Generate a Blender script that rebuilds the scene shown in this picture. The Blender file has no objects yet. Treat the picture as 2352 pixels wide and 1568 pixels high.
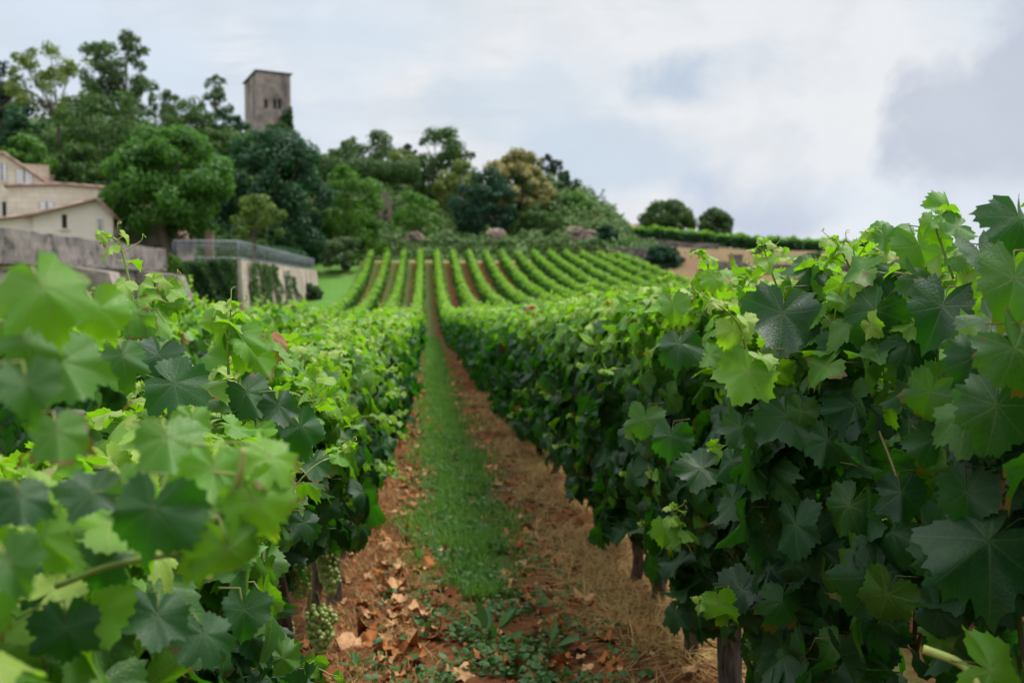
import bpy, math, random
import numpy as np
from mathutils import Vector
R_ = math.radians
scene = bpy.context.scene
COL = scene.collection
rng = np.random.default_rng(7)

# ------------------------------------------------------------------ camera
EYE = 1.35
YAW, PITCH = R_(4.95), R_(3.35)
cam_d = bpy.data.cameras.new('camera'); cam = bpy.data.objects.new('camera', cam_d); COL.objects.link(cam)
cam.location = (0, 0, EYE); cam.rotation_euler = (math.pi/2 - PITCH, 0, -YAW)
cam_d.lens = 35; cam_d.sensor_width = 36; cam_d.clip_end = 3000; cam_d.clip_start = 0.05
cam_d.dof.use_dof = True; cam_d.dof.focus_distance = 2.0; cam_d.dof.aperture_fstop = 4.4; cam_d.dof.aperture_blades = 9
scene.camera = cam
cF = np.array([math.sin(YAW)*math.cos(PITCH), math.cos(YAW)*math.cos(PITCH), -math.sin(PITCH)])
cR = np.array([math.cos(YAW), -math.sin(YAW), 0.0]); cU = np.cross(cR, cF)
FPX = 35/36*2352.0
def ray(px, py):
    return cF + cR*((px-1176)/FPX) + cU*((784-py)/FPX)
def P(px, py, d):                        # photograph position (2352 wide) at distance d along the rows
    v = ray(px, py); return np.array([0, 0, EYE]) + v*(d/v[1])
def project(pts):
    q = pts - np.array([0, 0, EYE]); z = q@cF
    zz = np.where(np.abs(z) < 1e-6, 1e-6, z)
    return 1176 + FPX*(q@cR)/zz, 784 - FPX*(q@cU)/zz, z

# ------------------------------------------------------------------ sky and sun
SUN_DIR = Vector((0.52, 0.26, 1.1)).normalized()
SUN_EL = math.asin(SUN_DIR.z); SUN_AZ = math.atan2(SUN_DIR.x, SUN_DIR.y)
w = bpy.data.worlds.new('World'); scene.world = w; w.use_nodes = True
nt = w.node_tree; nt.nodes.clear()
def N(nt, typ, **kw):
    n = nt.nodes.new(typ)
    for k, v in kw.items():
        if k.startswith('i_'):
            key = k[2:]; key = int(key) if key.isdigit() else key
            n.inputs[key].default_value = v
        else: setattr(n, k, v)
    return n
def M_(nt, op, a, b=None, c=None, clamp=False):
    n = nt.nodes.new('ShaderNodeMath'); n.operation = op; n.use_clamp = clamp
    for i, v in enumerate((a, b, c)):
        if v is None: continue
        if isinstance(v, (int, float)): n.inputs[i].default_value = v
        else: nt.links.new(v, n.inputs[i])
    return n.outputs[0]
def VM(nt, op, a, b=None, scale=None):
    n = nt.nodes.new('ShaderNodeVectorMath'); n.operation = op
    for i, v in enumerate((a, b)):
        if v is None: continue
        if isinstance(v, (tuple, list)): n.inputs[i].default_value = v
        else: nt.links.new(v, n.inputs[i])
    if scale is not None: n.inputs['Scale'].default_value = scale
    return n
def SS(nt, x, a, b, lo=0.0, hi=1.0):
    n = nt.nodes.new('ShaderNodeMapRange'); n.interpolation_type = 'SMOOTHSTEP'
    if isinstance(x, (int, float)): n.inputs[0].default_value = x
    else: nt.links.new(x, n.inputs[0])
    for i, v in enumerate((a, b, lo, hi)): n.inputs[i+1].default_value = v
    return n.outputs[0]
def MIX(nt, f, a, b, mode='MIX'):
    n = nt.nodes.new('ShaderNodeMix'); n.data_type = 'RGBA'; n.blend_type = mode
    for s, v in ((n.inputs[0], f), (n.inputs[6], a), (n.inputs[7], b)):
        if isinstance(v, (int, float)): s.default_value = v
        elif isinstance(v, (tuple, list)): s.default_value = tuple(v) + (1,)*(4-len(v))
        else: nt.links.new(v, s)
    return n.outputs[2]
def NOISE(nt, vec, scale, detail=4, rough=.55, dist=0.0, out=0):
    n = nt.nodes.new('ShaderNodeTexNoise'); n.inputs['Scale'].default_value = scale
    n.inputs['Detail'].default_value = detail; n.inputs['Roughness'].default_value = rough; n.inputs['Distortion'].default_value = dist
    if vec is not None: nt.links.new(vec, n.inputs['Vector'])
    return n.outputs[out]

tc = N(nt, 'ShaderNodeTexCoord').outputs['Generated']
sky = N(nt, 'ShaderNodeTexSky', sky_type='NISHITA', sun_disc=False, sun_elevation=SUN_EL, sun_rotation=SUN_AZ)
sep = N(nt, 'ShaderNodeSeparateXYZ'); nt.links.new(tc, sep.inputs[0])
den = M_(nt, 'ADD', M_(nt, 'MAXIMUM', sep.outputs[2], 0.0), 0.22)
cmb = N(nt, 'ShaderNodeCombineXYZ')
nt.links.new(M_(nt, 'DIVIDE', sep.outputs[0], den), cmb.inputs[0]); nt.links.new(M_(nt, 'DIVIDE', sep.outputs[1], den), cmb.inputs[1])
warp = VM(nt, 'MULTIPLY', cmb.outputs[0], (0.8, 1.7, 1.0)).outputs[0]
n1 = NOISE(nt, warp, 1.9, 8, .56, .35)
n2 = NOISE(nt, VM(nt, 'ADD', warp, (3.7, 9.1, 2.0)).outputs[0], 3.1, 8, .6, .3)
white = (8.0, 8.1, 8.3); pale = (6.75, 7.3, 7.9); blue = (5.7, 6.35, 7.05); lav = (5.0, 5.45, 6.4)
c = MIX(nt, SS(nt, n1, .41, .60), pale, white)
c = MIX(nt, SS(nt, n2, .50, .62, 0, .7), c, blue)
def blob(c, px, py, r, soft, colr, amt, seed, squash=1.0):
    v = ray(px, py); v = v/np.linalg.norm(v)
    d = VM(nt, 'SUBTRACT', tc, tuple(v))
    d = VM(nt, 'MULTIPLY', d.outputs[0], (1, 1, squash))
    ln = VM(nt, 'LENGTH', d.outputs[0]).outputs['Value']
    nz = NOISE(nt, VM(nt, 'ADD', tc, (seed, 0, 0)).outputs[0], 7.5, 6, .55, .2)
    ln = M_(nt, 'ADD', ln, M_(nt, 'MULTIPLY', M_(nt, 'SUBTRACT', nz, .5), r*3.2))
    return MIX(nt, SS(nt, ln, r-soft, r+soft, amt, 0.0), c, colr)
c = blob(c, 1500, 40, .26, .14, white, .6, 1.0, 1.3)
c = blob(c, 1650, 330, .16, .09, white, .85, 2.0, 2.2)
c = blob(c, 1720, 185, .085, .035, (4.5, 5.5, 6.7), .85, 5.0, 3.2)
c = blob(c, 1860, 420, .085, .03, (4.8, 5.5, 7.0), .8, 8.0, 2.0)
c = blob(c, 1390, 370, .075, .035, (5.2, 6.2, 7.4), .75, 9.0, 2.4)
c = blob(c, 1180, 230, .07, .04, (5.6, 6.6, 7.6), .6, 41.0, 2.6)
c = blob(c, 850, 90, .10, .05, (6.0, 7.0, 7.9), .6, 43.0, 2.2)
c = blob(c, 1960, 250, .10, .05, white, .9, 21.0, 1.0)
c = blob(c, 2080, 470, .10, .05, (7.4, 7.9, 8.6), .8, 23.0, 1.6)
c = blob(c, 2400, 275, .096, .03, lav, .9, 31.0, .8)
c = blob(c, 2300, 500, .07, .04, (7.2, 7.8, 8.6), .8, 25.0, 1.8)
c = blob(c, 150, 60, .25, .2, (6.5, 7.4, 8.5), .8, 14.0, 1.0)
n3 = NOISE(nt, VM(nt, 'MULTIPLY', tc, (9, 9, 16)).outputs[0], 1.0, 8, .62, .3)
c = MIX(nt, SS(nt, n3, .42, .66, 0, .32), c, (5.9, 6.45, 7.0))
c = MIX(nt, .05, c, sky.outputs[0])
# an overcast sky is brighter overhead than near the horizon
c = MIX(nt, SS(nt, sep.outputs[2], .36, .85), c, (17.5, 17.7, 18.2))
# below the horizon: dull earth so that the light comes from above only
c = MIX(nt, SS(nt, sep.outputs[2], -.06, -.01), (.9, .9, .8), c)
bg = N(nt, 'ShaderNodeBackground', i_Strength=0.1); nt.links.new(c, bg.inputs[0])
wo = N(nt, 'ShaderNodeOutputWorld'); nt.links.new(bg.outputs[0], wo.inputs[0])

sl = bpy.data.lights.new('sun', 'SUN'); sl.energy = 3.5; sl.angle = R_(18); sl.color = (1, .965, .91)
so = bpy.data.objects.new('sun', sl); COL.objects.link(so); so.location = (20, 10, 60)
so.rotation_euler = SUN_DIR.to_track_quat('Z', 'Y').to_euler()
scene.view_settings.view_transform = 'Standard'; scene.view_settings.look = 'None'
scene.view_settings.exposure = 0.12; scene.view_settings.gamma = 1.0
scene.cycles.max_bounces = 8; scene.cycles.diffuse_bounces = 3; scene.cycles.transmission_bounces = 5; scene.cycles.glossy_bounces = 2

# ------------------------------------------------------------------ object helpers
def tag(o, label=None, cat=None, group=None, kind=None):
    if label: o['label'] = label
    if cat: o['category'] = cat
    if group: o['group'] = group
    if kind: o['kind'] = kind
    return o
def thing(name, label, cat, loc=(0, 0, 0), group=None):
    o = bpy.data.objects.new(name, None); COL.objects.link(o); o.location = tuple(loc); o.empty_display_size = .1
    return tag(o, label, cat, group)

class Geo:
    """collects vertices, faces and per-vertex values as numpy blocks"""
    def __init__(s): s.V = []; s.F = {3: [], 4: []}; s.m = {3: [], 4: []}; s.a = []; s.n = 0; s.ng = []; s.ngm = []
    def add(s, V, F3=None, F4=None, tint=0.5, young=0.0, uv=None, mat=0, mat3=None, mat4=None):
        V = np.asarray(V, float).reshape(-1, 3); n = len(V)
        A = np.zeros((n, 5)); A[:, 0] = tint; A[:, 1] = young
        if uv is not None: A[:, 2:4] = uv
        s.V.append(V); s.a.append(A)
        for k, F in ((3, F3), (4, F4)):
            if F is not None and len(F):
                F = np.asarray(F, np.int64).reshape(-1, k) + s.n
                s.F[k].append(F); s.m[k].append(np.full(len(F), mat, np.int32))
        s.n += n
    def poly(s, pts, mat=0, tint=.5):
        pts = np.asarray(pts, float); A = np.zeros((len(pts), 5)); A[:, 0] = tint
        s.V.append(pts); s.a.append(A); s.ng.append(np.arange(len(pts)) + s.n); s.ngm.append(mat); s.n += len(pts)
    def box(s, c, size, rz=0.0, mat=0, tint=.5):
        sx, sy, sz = [x/2 for x in size]
        v = np.array([[-sx,-sy,-sz],[sx,-sy,-sz],[sx,sy,-sz],[-sx,sy,-sz],[-sx,-sy,sz],[sx,-sy,sz],[sx,sy,sz],[-sx,sy,sz]])
        if rz:
            k, q = math.cos(rz), math.sin(rz); v = v@np.array([[k,q,0],[-q,k,0],[0,0,1]])
        s.add(v+np.asarray(c), F4=[[0,3,2,1],[4,5,6,7],[0,1,5,4],[1,2,6,5],[2,3,7,6],[3,0,4,7]], mat=mat, tint=tint)
    def tube(s, pts, rad, sides=6, mat=0, tint=.5, young=0.0, cap=True):
        pts = np.asarray(pts, float); n = len(pts); rad = np.broadcast_to(np.asarray(rad, float), (n,))
        t = np.gradient(pts, axis=0); t /= np.linalg.norm(t, axis=1, keepdims=True) + 1e-9
        up = np.array([0, 0, 1.0]); up = np.array([1.0, 0, 0]) if abs(t[0] @ up) > .8 else up
        V = []
        for i in range(n):
            a = np.cross(t[i], up); a /= np.linalg.norm(a)+1e-9; b = np.cross(t[i], a); up = -b if False else np.cross(a, t[i])
            ang = np.arange(sides)/sides*2*np.pi
            V.append(pts[i] + rad[i]*(np.cos(ang)[:, None]*a + np.sin(ang)[:, None]*b))
        V = np.concatenate(V); i, j = np.meshgrid(np.arange(n-1), np.arange(sides), indexing='ij'); j2 = (j+1) % sides
        F4 = np.stack([i*sides+j, i*sides+j2, (i+1)*sides+j2, (i+1)*sides+j], -1).reshape(-1, 4)
        F3 = None
        if cap:
            V = np.vstack([V, pts[:1], pts[-1:]]); k = n*sides; jj = np.arange(sides); j3 = (jj+1) % sides
            F3 = np.vstack([np.stack([np.full(sides, k), j3, jj], 1), np.stack([np.full(sides, k+1), (n-1)*sides+jj, (n-1)*sides+j3], 1)])
        s.add(V, F3=F3, F4=F4, mat=mat, tint=tint, young=young)
    def inst(s, tpl, Rm, T, size, tint, young, mat=0):
        """tpl=(V,F3,F4,uv); Rm (n,3,3) columns side,tip,normal"""
        V, F3, F4, uv = tpl; n = len(T); m = len(V)
        if n == 0: return
        W = np.einsum('nij,mj->nmi', Rm, V)*np.asarray(size).reshape(-1, 1, 1) + np.asarray(T)[:, None, :]
        off = (np.arange(n)*m)[:, None, None]
        s.add(W.reshape(-1, 3), F3=(F3[None]+off).reshape(-1, 3) if F3 is not None else None,
              F4=(F4[None]+off).reshape(-1, 4) if F4 is not None else None,
              tint=np.repeat(tint, m), young=np.repeat(young, m), uv=np.tile(uv, (n, 1)) if uv is not None else None, mat=mat)
    def build(s, name, mats, parent=None, smooth=True, origin=None):
        V = np.concatenate(s.V) if s.V else np.zeros((0, 3))
        A = np.concatenate(s.a)
        off = np.zeros(3)
        if parent is not None: off = np.array(parent_loc(parent))
        elif origin is not None: off = np.asarray(origin, float)
        me = bpy.data.meshes.new(name)
        f3 = np.concatenate(s.F[3]) if s.F[3] else np.zeros((0, 3), np.int64)
        f4 = np.concatenate(s.F[4]) if s.F[4] else np.zeros((0, 4), np.int64)
        m3 = np.concatenate(s.m[3]) if s.F[3] else np.zeros(0, np.int32); m4 = np.concatenate(s.m[4]) if s.F[4] else np.zeros(0, np.int32)
        loops = np.concatenate([f3.ravel(), f4.ravel()] + [g for g in s.ng]).astype(np.int32)
        tot = np.concatenate([np.full(len(f3), 3), np.full(len(f4), 4), np.array([len(g) for g in s.ng], int)]).astype(np.int32)
        st = np.concatenate([[0], np.cumsum(tot)[:-1]]).astype(np.int32)
        me.vertices.add(len(V)); me.vertices.foreach_set('co', (V-off).astype(np.float32).ravel())
        me.loops.add(len(loops)); me.loops.foreach_set('vertex_index', loops)
        me.polygons.add(len(tot)); me.polygons.foreach_set('loop_start', st); me.polygons.foreach_set('loop_total', tot)
        me.polygons.foreach_set('material_index', np.concatenate([m3, m4, np.array(s.ngm, np.int32)]).astype(np.int32))
        me.polygons.foreach_set('use_smooth', np.full(len(tot), smooth))
        for k, nm in ((0, 'tint'), (1, 'young')):
            at = me.attributes.new(nm, 'FLOAT', 'POINT'); at.data.foreach_set('value', A[:, k].astype(np.float32))
        if np.any(A[:, 2:4]):
            at = me.attributes.new('luv', 'FLOAT_VECTOR', 'POINT'); at.data.foreach_set('vector', A[:, 2:5].astype(np.float32).ravel())
        me.update(calc_edges=True)
        for m in (mats if isinstance(mats, (list, tuple)) else [mats]): me.materials.append(m)
        o = bpy.data.objects.new(name, me); COL.objects.link(o)
        if parent is not None: o.parent = parent
        elif origin is not None: o.location = tuple(off)
        return o
def parent_loc(p):
    l = np.zeros(3)
    while p is not None: l += np.array(p.location); p = p.parent
    return l
def nrm(v): return v/(np.linalg.norm(v, axis=-1, keepdims=True)+1e-9)
def frames(normal, tip):
    n = nrm(normal); t = nrm(tip - (tip*n).sum(-1, keepdims=True)*n); s = np.cross(t, n)
    return np.stack([s, t, n], -1)

# ------------------------------------------------------------------ materials
def newmat(name):
    m = bpy.data.materials.new(name); m.use_nodes = True; t = m.node_tree; t.nodes.clear()
    return m, t
def finish(t, shader):
    o = t.nodes.new('ShaderNodeOutputMaterial'); t.links.new(shader, o.inputs[0])
def attr(t, name, out='Fac'): return N(t, 'ShaderNodeAttribute', attribute_name=name).outputs[out]
def pbsdf(t, colr, rough=.6, spec=.4, normal=None):
    b = N(t, 'ShaderNodeBsdfPrincipled')
    if isinstance(colr, (tuple, list)): b.inputs['Base Color'].default_value = tuple(colr)+(1,)
    else: t.links.new(colr, b.inputs['Base Color'])
    if isinstance(rough, (int, float)): b.inputs['Roughness'].default_value = rough
    else: t.links.new(rough, b.inputs['Roughness'])
    b.inputs['Specular IOR Level'].default_value = spec
    if normal is not None: t.links.new(normal, b.inputs['Normal'])
    return b.outputs[0]
def bump(t, h, strength=.4, dist=.02):
    b = N(t, 'ShaderNodeBump'); b.inputs['Strength'].default_value = strength; b.inputs['Distance'].default_value = dist
    t.links.new(h, b.inputs['Height']); return b.outputs[0]
def coords(t): return N(t, 'ShaderNodeTexCoord').outputs['Object']
def gpos(t): return N(t, 'ShaderNodeNewGeometry').outputs['Position']

def vine_leaf_material(name, veins=True):
    m, t = newmat(name)
    tint, young = attr(t, 'tint'), attr(t, 'young')
    old = MIX(t, tint, (.007, .042, .0175), (.0145, .080, .0125))
    yng = MIX(t, SS(t, young, .55, 1.0), (.085, .26, .007), (.33, .43, .08))
    top = MIX(t, SS(t, young, .05, .65), old, yng)
    trn = MIX(t, SS(t, young, .05, .7), (.035, .20, .003), (.31, .68, .010))
    back = MIX(t, SS(t, young, .05, .65), (.024, .082, .016), (.14, .30, .03))
    nb = None
    if veins:
        uv = attr(t, 'luv', 'Vector'); sp = N(t, 'ShaderNodeSeparateXYZ'); t.links.new(uv, sp.inputs[0])
        u = M_(t, 'ABSOLUTE', sp.outputs[0]); v = sp.outputs[1]
        best = None; sec = None
        for a in (0, 50, 104, 148):
            sx, cy = math.sin(R_(a)), math.cos(R_(a))
            al = M_(t, 'ADD', M_(t, 'MULTIPLY', u, sx), M_(t, 'MULTIPLY', v, cy))
            cr = M_(t, 'ABSOLUTE', M_(t, 'SUBTRACT', M_(t, 'MULTIPLY', u, cy), M_(t, 'MULTIPLY', v, sx)))
            bad = M_(t, 'MULTIPLY', M_(t, 'LESS_THAN', al, 0.0), 10.0)
            cr = M_(t, 'ADD', cr, bad)
            s2 = M_(t, 'SUBTRACT', al, M_(t, 'MULTIPLY', cr, .75))
            if best is None: best, sec = cr, s2
            else:
                lt = M_(t, 'LESS_THAN', cr, best)
                sec = M_(t, 'ADD', M_(t, 'MULTIPLY', sec, M_(t, 'SUBTRACT', 1.0, lt)), M_(t, 'MULTIPLY', s2, lt))
                best = M_(t, 'MINIMUM', best, cr)
        rr = VM(t, 'LENGTH', uv).outputs['Value']
        wd = M_(t, 'SUBTRACT', .019, M_(t, 'MULTIPLY', rr, .019))
        main = M_(t, 'SUBTRACT', 1.0, M_(t, 'DIVIDE', best, wd), clamp=True); main = M_(t, 'POWER', main, .6)
        fr = M_(t, 'ABSOLUTE', M_(t, 'SUBTRACT', M_(t, 'FRACT', M_(t, 'MULTIPLY', sec, 9.5)), .5))
        secm = M_(t, 'MULTIPLY', SS(t, fr, .40, .5), .38)
        vein = M_(t, 'MAXIMUM', main, secm)
        vcol = MIX(t, young, (.055, .12, .028), (.40, .50, .14))
        top = MIX(t, M_(t, 'MULTIPLY', vein, .75), top, vcol)
        back = MIX(t, M_(t, 'MULTIPLY', vein, .7), back, (.09, .16, .05))
        trn = MIX(t, M_(t, 'MULTIPLY', vein, .55), trn, (.08, .20, .02))
        g = gpos(t)
        vo = N(t, 'ShaderNodeTexVoronoi', feature='DISTANCE_TO_EDGE'); vo.inputs['Scale'].default_value = 21; t.links.new(uv, vo.inputs['Vector'])
        quilt = M_(t, 'MINIMUM', vo.outputs['Distance'], .12)
        hgt = M_(t, 'ADD', M_(t, 'MULTIPLY', vein, -.35), M_(t, 'MULTIPLY', quilt, 3.0))
        nb = bump(t, hgt, .3, .003)
        # blotches, brown necrotic spots and leaf edges on some leaves
        blot = NOISE(t, g, 34, 3)
        top = MIX(t, SS(t, blot, .42, .75, 0, .5), top, MIX(t, young, (.035, .10, .016), (.22, .34, .05)))
        edge = M_(t, 'MULTIPLY', SS(t, M_(t, 'ADD', rr, M_(t, 'MULTIPLY', M_(t, 'SUBTRACT', NOISE(t, g, 55, 3), .5), .5)), .50, .60), SS(t, M_(t, 'FRACT', M_(t, 'MULTIPLY', tint, 7.31)), .80, .9, 0, .8))
        top = MIX(t, edge, top, (.16, .07, .022)); back = MIX(t, edge, back, (.2, .10, .03)); trn = MIX(t, edge, trn, (.2, .08, .01))
        sp1 = M_(t, 'MULTIPLY', SS(t, NOISE(t, VM(t, 'ADD', g, (5, 3, 1)).outputs[0], 26, 3), .68, .72), SS(t, tint, .55, .8))
        top = MIX(t, sp1, top, (.17, .085, .025)); back = MIX(t, sp1, back, (.16, .08, .03)); trn = MIX(t, sp1, trn, (.12, .05, .01))
    dead = M_(t, 'LESS_THAN', young, -.5)
    top = MIX(t, dead, top, (.26, .085, .02)); back = MIX(t, dead, back, (.30, .13, .05)); trn = MIX(t, dead, trn, (.25, .06, .01))
    bf = N(t, 'ShaderNodeNewGeometry').outputs['Backfacing']
    colr = MIX(t, bf, top, back)
    p = pbsdf(t, colr, M_(t, 'ADD', M_(t, 'MULTIPLY', tint, .12), M_(t, 'ADD', .42, M_(t, 'MULTIPLY', bf, .3))), .42, nb)
    tr = N(t, 'ShaderNodeBsdfTranslucent'); t.links.new(trn, tr.inputs[0])
    if nb is not None: t.links.new(nb, tr.inputs['Normal'])
    mx = N(t, 'ShaderNodeMixShader', i_0=.40); t.links.new(p, mx.inputs[1]); t.links.new(tr.outputs[0], mx.inputs[2])
    finish(t, mx.outputs[0]); return m

def foliage_material(name, a, b, trans, tf=.3, rough=.55, hue=None, scale=.5):
    """tree leaves: two base colours mixed per leaf and per patch"""
    m, t = newmat(name)
    tint, young = attr(t, 'tint'), attr(t, 'young')
    f = M_(t, 'ADD', M_(t, 'MULTIPLY', tint, .6), M_(t, 'MULTIPLY', M_(t, 'SUBTRACT', NOISE(t, gpos(t), scale, 3), .3), .9), clamp=True)
    colr = MIX(t, f, a, b)
    if hue: colr = MIX(t, young, colr, hue)
    p = pbsdf(t, colr, rough, .3)
    tr = N(t, 'ShaderNodeBsdfTranslucent')
    t.links.new(MIX(t, f, trans, tuple(x*1.3 for x in trans)), tr.inputs[0])
    mx = N(t, 'ShaderNodeMixShader', i_0=tf); t.links.new(p, mx.inputs[1]); t.links.new(tr.outputs[0], mx.inputs[2])
    finish(t, mx.outputs[0]); return m

def stone_material(name, a, b, dark, scale=1.0, stain=.5, course=None, bscale=12, run=.35):
    m, t = newmat(name); g = gpos(t)
    colr = MIX(t, SS(t, NOISE(t, g, .8*scale, 5, .6), .35, .65), a, b)
    mp = VM(t, 'MULTIPLY', g, (1.0, 1.0, run)).outputs[0]
    colr = MIX(t, SS(t, NOISE(t, mp, .9*scale, 6, .65, .4), .47, .68, 0, stain), colr, dark)
    colr = MIX(t, SS(t, NOISE(t, g, 7*scale, 3, .6), .55, .75, 0, .35), colr, dark)
    h = NOISE(t, g, bscale, 5, .6)
    if course:
        br = N(t, 'ShaderNodeTexBrick'); br.inputs['Scale'].default_value = 1.0
        br.inputs['Brick Width'].default_value = course[0]; br.inputs['Row Height'].default_value = course[1]; br.inputs['Mortar Size'].default_value = .018
        br.inputs['Color1'].default_value = (.75, .75, .75, 1); br.inputs['Color2'].default_value = (1, 1, 1, 1); br.inputs['Mortar'].default_value = (.55, .53, .5, 1)
        sp = N(t, 'ShaderNodeSeparateXYZ'); t.links.new(g, sp.inputs[0]); cb = N(t, 'ShaderNodeCombineXYZ')
        t.links.new(M_(t, 'ADD', sp.outputs[0], sp.outputs[1]), cb.inputs[0]); t.links.new(sp.outputs[2], cb.inputs[1])
        t.links.new(cb.outputs[0], br.inputs['Vector'])
        colr = MIX(t, .5, colr, br.outputs['Color'], 'MULTIPLY')
    finish(t, pbsdf(t, colr, .9, .15, bump(t, h, .6, .05))); return m

def simple(name, a, b=None, scale=6, rough=.7, spec=.3, bs=.3):
    m, t = newmat(name); g = gpos(t); b = b or tuple(x*.7 for x in a)
    nz = NOISE(t, g, scale, 5, .6)
    finish(t, pbsdf(t, MIX(t, SS(t, nz, .35, .65), a, b), rough, spec, bump(t, nz, bs, .01))); return m

def bark_material(name, a, b):
    m, t = newmat(name); g = gpos(t)
    nz = NOISE(t, VM(t, 'MULTIPLY', g, (1, 1, .18)).outputs[0], 60, 5, .65)
    finish(t, pbsdf(t, MIX(t, SS(t, nz, .35, .65), a, b), .9, .15, bump(t, nz, .9, .01))); return m

def tile_material(name):
    m, t = newmat(name); g = gpos(t)
    colr = MIX(t, NOISE(t, g, 2.2, 4), (.30, .185, .145), (.42, .31, .26))
    colr = MIX(t, SS(t, NOISE(t, g, 5, 5), .5, .7, 0, .7), colr, (.22, .17, .15))
    sp = N(t, 'ShaderNodeSeparateXYZ'); t.links.new(g, sp.inputs[0])
    wv = M_(t, 'SINE', M_(t, 'MULTIPLY', sp.outputs[1], 26.0))
    finish(t, pbsdf(t, colr, .9, .15, bump(t, wv, .7, .06))); return m

# ------------------------------------------------------------------ terrain
_ty = np.linspace(-30, 120, 601)
_tp = np.interp(_ty, [-30, -8, 0, 10, 20, 30, 40, 46, 53, 60, 66, 75, 83, 93, 96, 120], [.8, .22, 0, -.29, -.58, -.9, -1.2, -1.25, -1.12, -.83, -.47, .4, 1.4, 3.2, 3.55, 5.5])
_k = np.exp(-np.linspace(-2, 2, 25)**2); _k /= _k.sum(); _tp = np.convolve(np.pad(_tp, 12, mode='edge'), _k, 'valid')
def smooth(a, b, x):
    u = np.clip((x-a)/(b-a), 0, 1); return u*u*(3-2*u)
def G(x, y):
    x = np.asarray(x, float); y = np.asarray(y, float)
    z = np.interp(y, _ty, _tp)
    cw = smooth(12, 34, y)*(1-smooth(80, 93, y))
    z = z + .045*np.clip(x, -9, 18)*cw
    # bank and plateau on the right
    bank = np.interp(y, [55, 72, 80, 85, 91, 98, 108, 118, 132, 150, 190], [-.9, .5, 1.5, 2.2, 4.0, 4.6, 4.9, 5.7, 6.4, 5.0, -2])
    bank = bank + np.interp(x, [20, 27, 40, 55, 90], [.9, .8, -.4, -1.0, -2.5])*smooth(95, 120, y)*(1-smooth(140, 170, y))
    k = smooth(18.5, 24, x); z = z*(1-k) + bank*k
    far = smooth(120, 190, y); z = z*(1-far) + (-4)*far
    z = z*(1-smooth(-25, -60, -0*y + x*1.0)*0)
    return z
gx = np.unique(np.concatenate([np.arange(-3, 4.01, .25), np.arange(-14, 30, 1.0), np.arange(-60, 91, 5.0), [-900, -400, -200, -120, 140, 220, 400, 900]]))
gy = np.unique(np.concatenate([np.arange(-2, 24, .3), np.arange(24, 140, 1.2), np.arange(140, 261, 10), [-300, -120, -60, -30, -15, -7, 320, 450, 700, 1200, 2200]]))
X, Y = np.meshgrid(gx, gy); Z = G(X, Y) + .02*np.sin(X*9.1+Y*3.3)*np.sin(Y*5.7-X*2.1)*(np.abs(X) < 6)*(Y < 30)
gr = Geo(); ny, nx = X.shape
ii, jj = np.meshgrid(np.arange(ny-1), np.arange(nx-1), indexing='ij')
gr.add(np.stack([X, Y, Z], -1).reshape(-1, 3), F4=np.stack([ii*nx+jj, ii*nx+jj+1, (ii+1)*nx+jj+1, (ii+1)*nx+jj], -1).reshape(-1, 4))
m, t = newmat('field_soil'); g = gpos(t)
sp = N(t, 'ShaderNodeSeparateXYZ'); t.links.new(g, sp.inputs[0]); sx, sy = sp.outputs[0], sp.outputs[1]
fine = NOISE(t, g, 14, 6, .65); med = NOISE(t, g, 2.3, 5, .6); big = NOISE(t, g, .25, 4, .6)
soil = MIX(t, SS(t, fine, .35, .68), (.085, .033, .014), (.20, .080, .033))
soil = MIX(t, SS(t, NOISE(t, g, 45, 4, .6), .55, .72, 0, .7), soil, (.29, .135, .055))
soil = MIX(t, SS(t, med, .5, .7, 0, .5), soil, (.17, .065, .025))
grassc = MIX(t, NOISE(t, g, 30, 4), (.03, .085, .018), (.075, .15, .035))
strip = M_(t, 'ABSOLUTE', M_(t, 'SUBTRACT', sx, .22)); strip = M_(t, 'ADD', strip, M_(t, 'MULTIPLY', M_(t, 'SUBTRACT', NOISE(t, g, 5, 4), .5), .28))
strip = M_(t, 'MULTIPLY', SS(t, strip, .34, .22), M_(t, 'MULTIPLY', SS(t, sy, 4.2, 5.6), SS(t, NOISE(t, g, 6, 5), .36, .56, .25, 1.0)))
fr = M_(t, 'FRACT', M_(t, 'DIVIDE', M_(t, 'ADD', sx, .46+15), 1.5)); fr = M_(t, 'ABSOLUTE', M_(t, 'SUBTRACT', fr, .36))
fr = M_(t, 'ADD', fr, M_(t, 'MULTIPLY', M_(t, 'SUBTRACT', NOISE(t, g, 1.1, 6, .65), .5), .8))
other = M_(t, 'MULTIPLY', SS(t, fr, .24, .08, 0, .8), M_(t, 'GREATER_THAN', M_(t, 'ABSOLUTE', M_(t, 'SUBTRACT', sx, .29)), .76))
field = MIX(t, M_(t, 'MAXIMUM', strip, other), soil, grassc)
lawn = MIX(t, med, (.05, .15, .025), (.12, .24, .045)); lawn = MIX(t, SS(t, big, .56, .7, 0, .5), lawn, (.20, .16, .08))
bankc = MIX(t, SS(t, NOISE(t, g, .35, 6, .65), .48, .62), (.17, .10, .06), (.09, .13, .035)); bankc = MIX(t, SS(t, NOISE(t, g, 2.5, 5, .65), .5, .68, 0, .6), bankc, (.24, .17, .12))
offl = M_(t, 'ADD', sx, M_(t, 'MULTIPLY', M_(t, 'SUBTRACT', big, .5), 1.0))
colr = MIX(t, SS(t, offl, -6.3, -5.4), lawn, field)
colr = MIX(t, SS(t, offl, 17.8, 19), colr, bankc)
colr = MIX(t, SS(t, sy, 93.2, 94.2), colr, MIX(t, SS(t, offl, 17, 20), MIX(t, SS(t, med, .4, .6), (.30, .19, .11), (.10, .15, .04)), bankc))
colr = MIX(t, SS(t, sy, 130, 150), colr, (.09, .13, .05))
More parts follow.
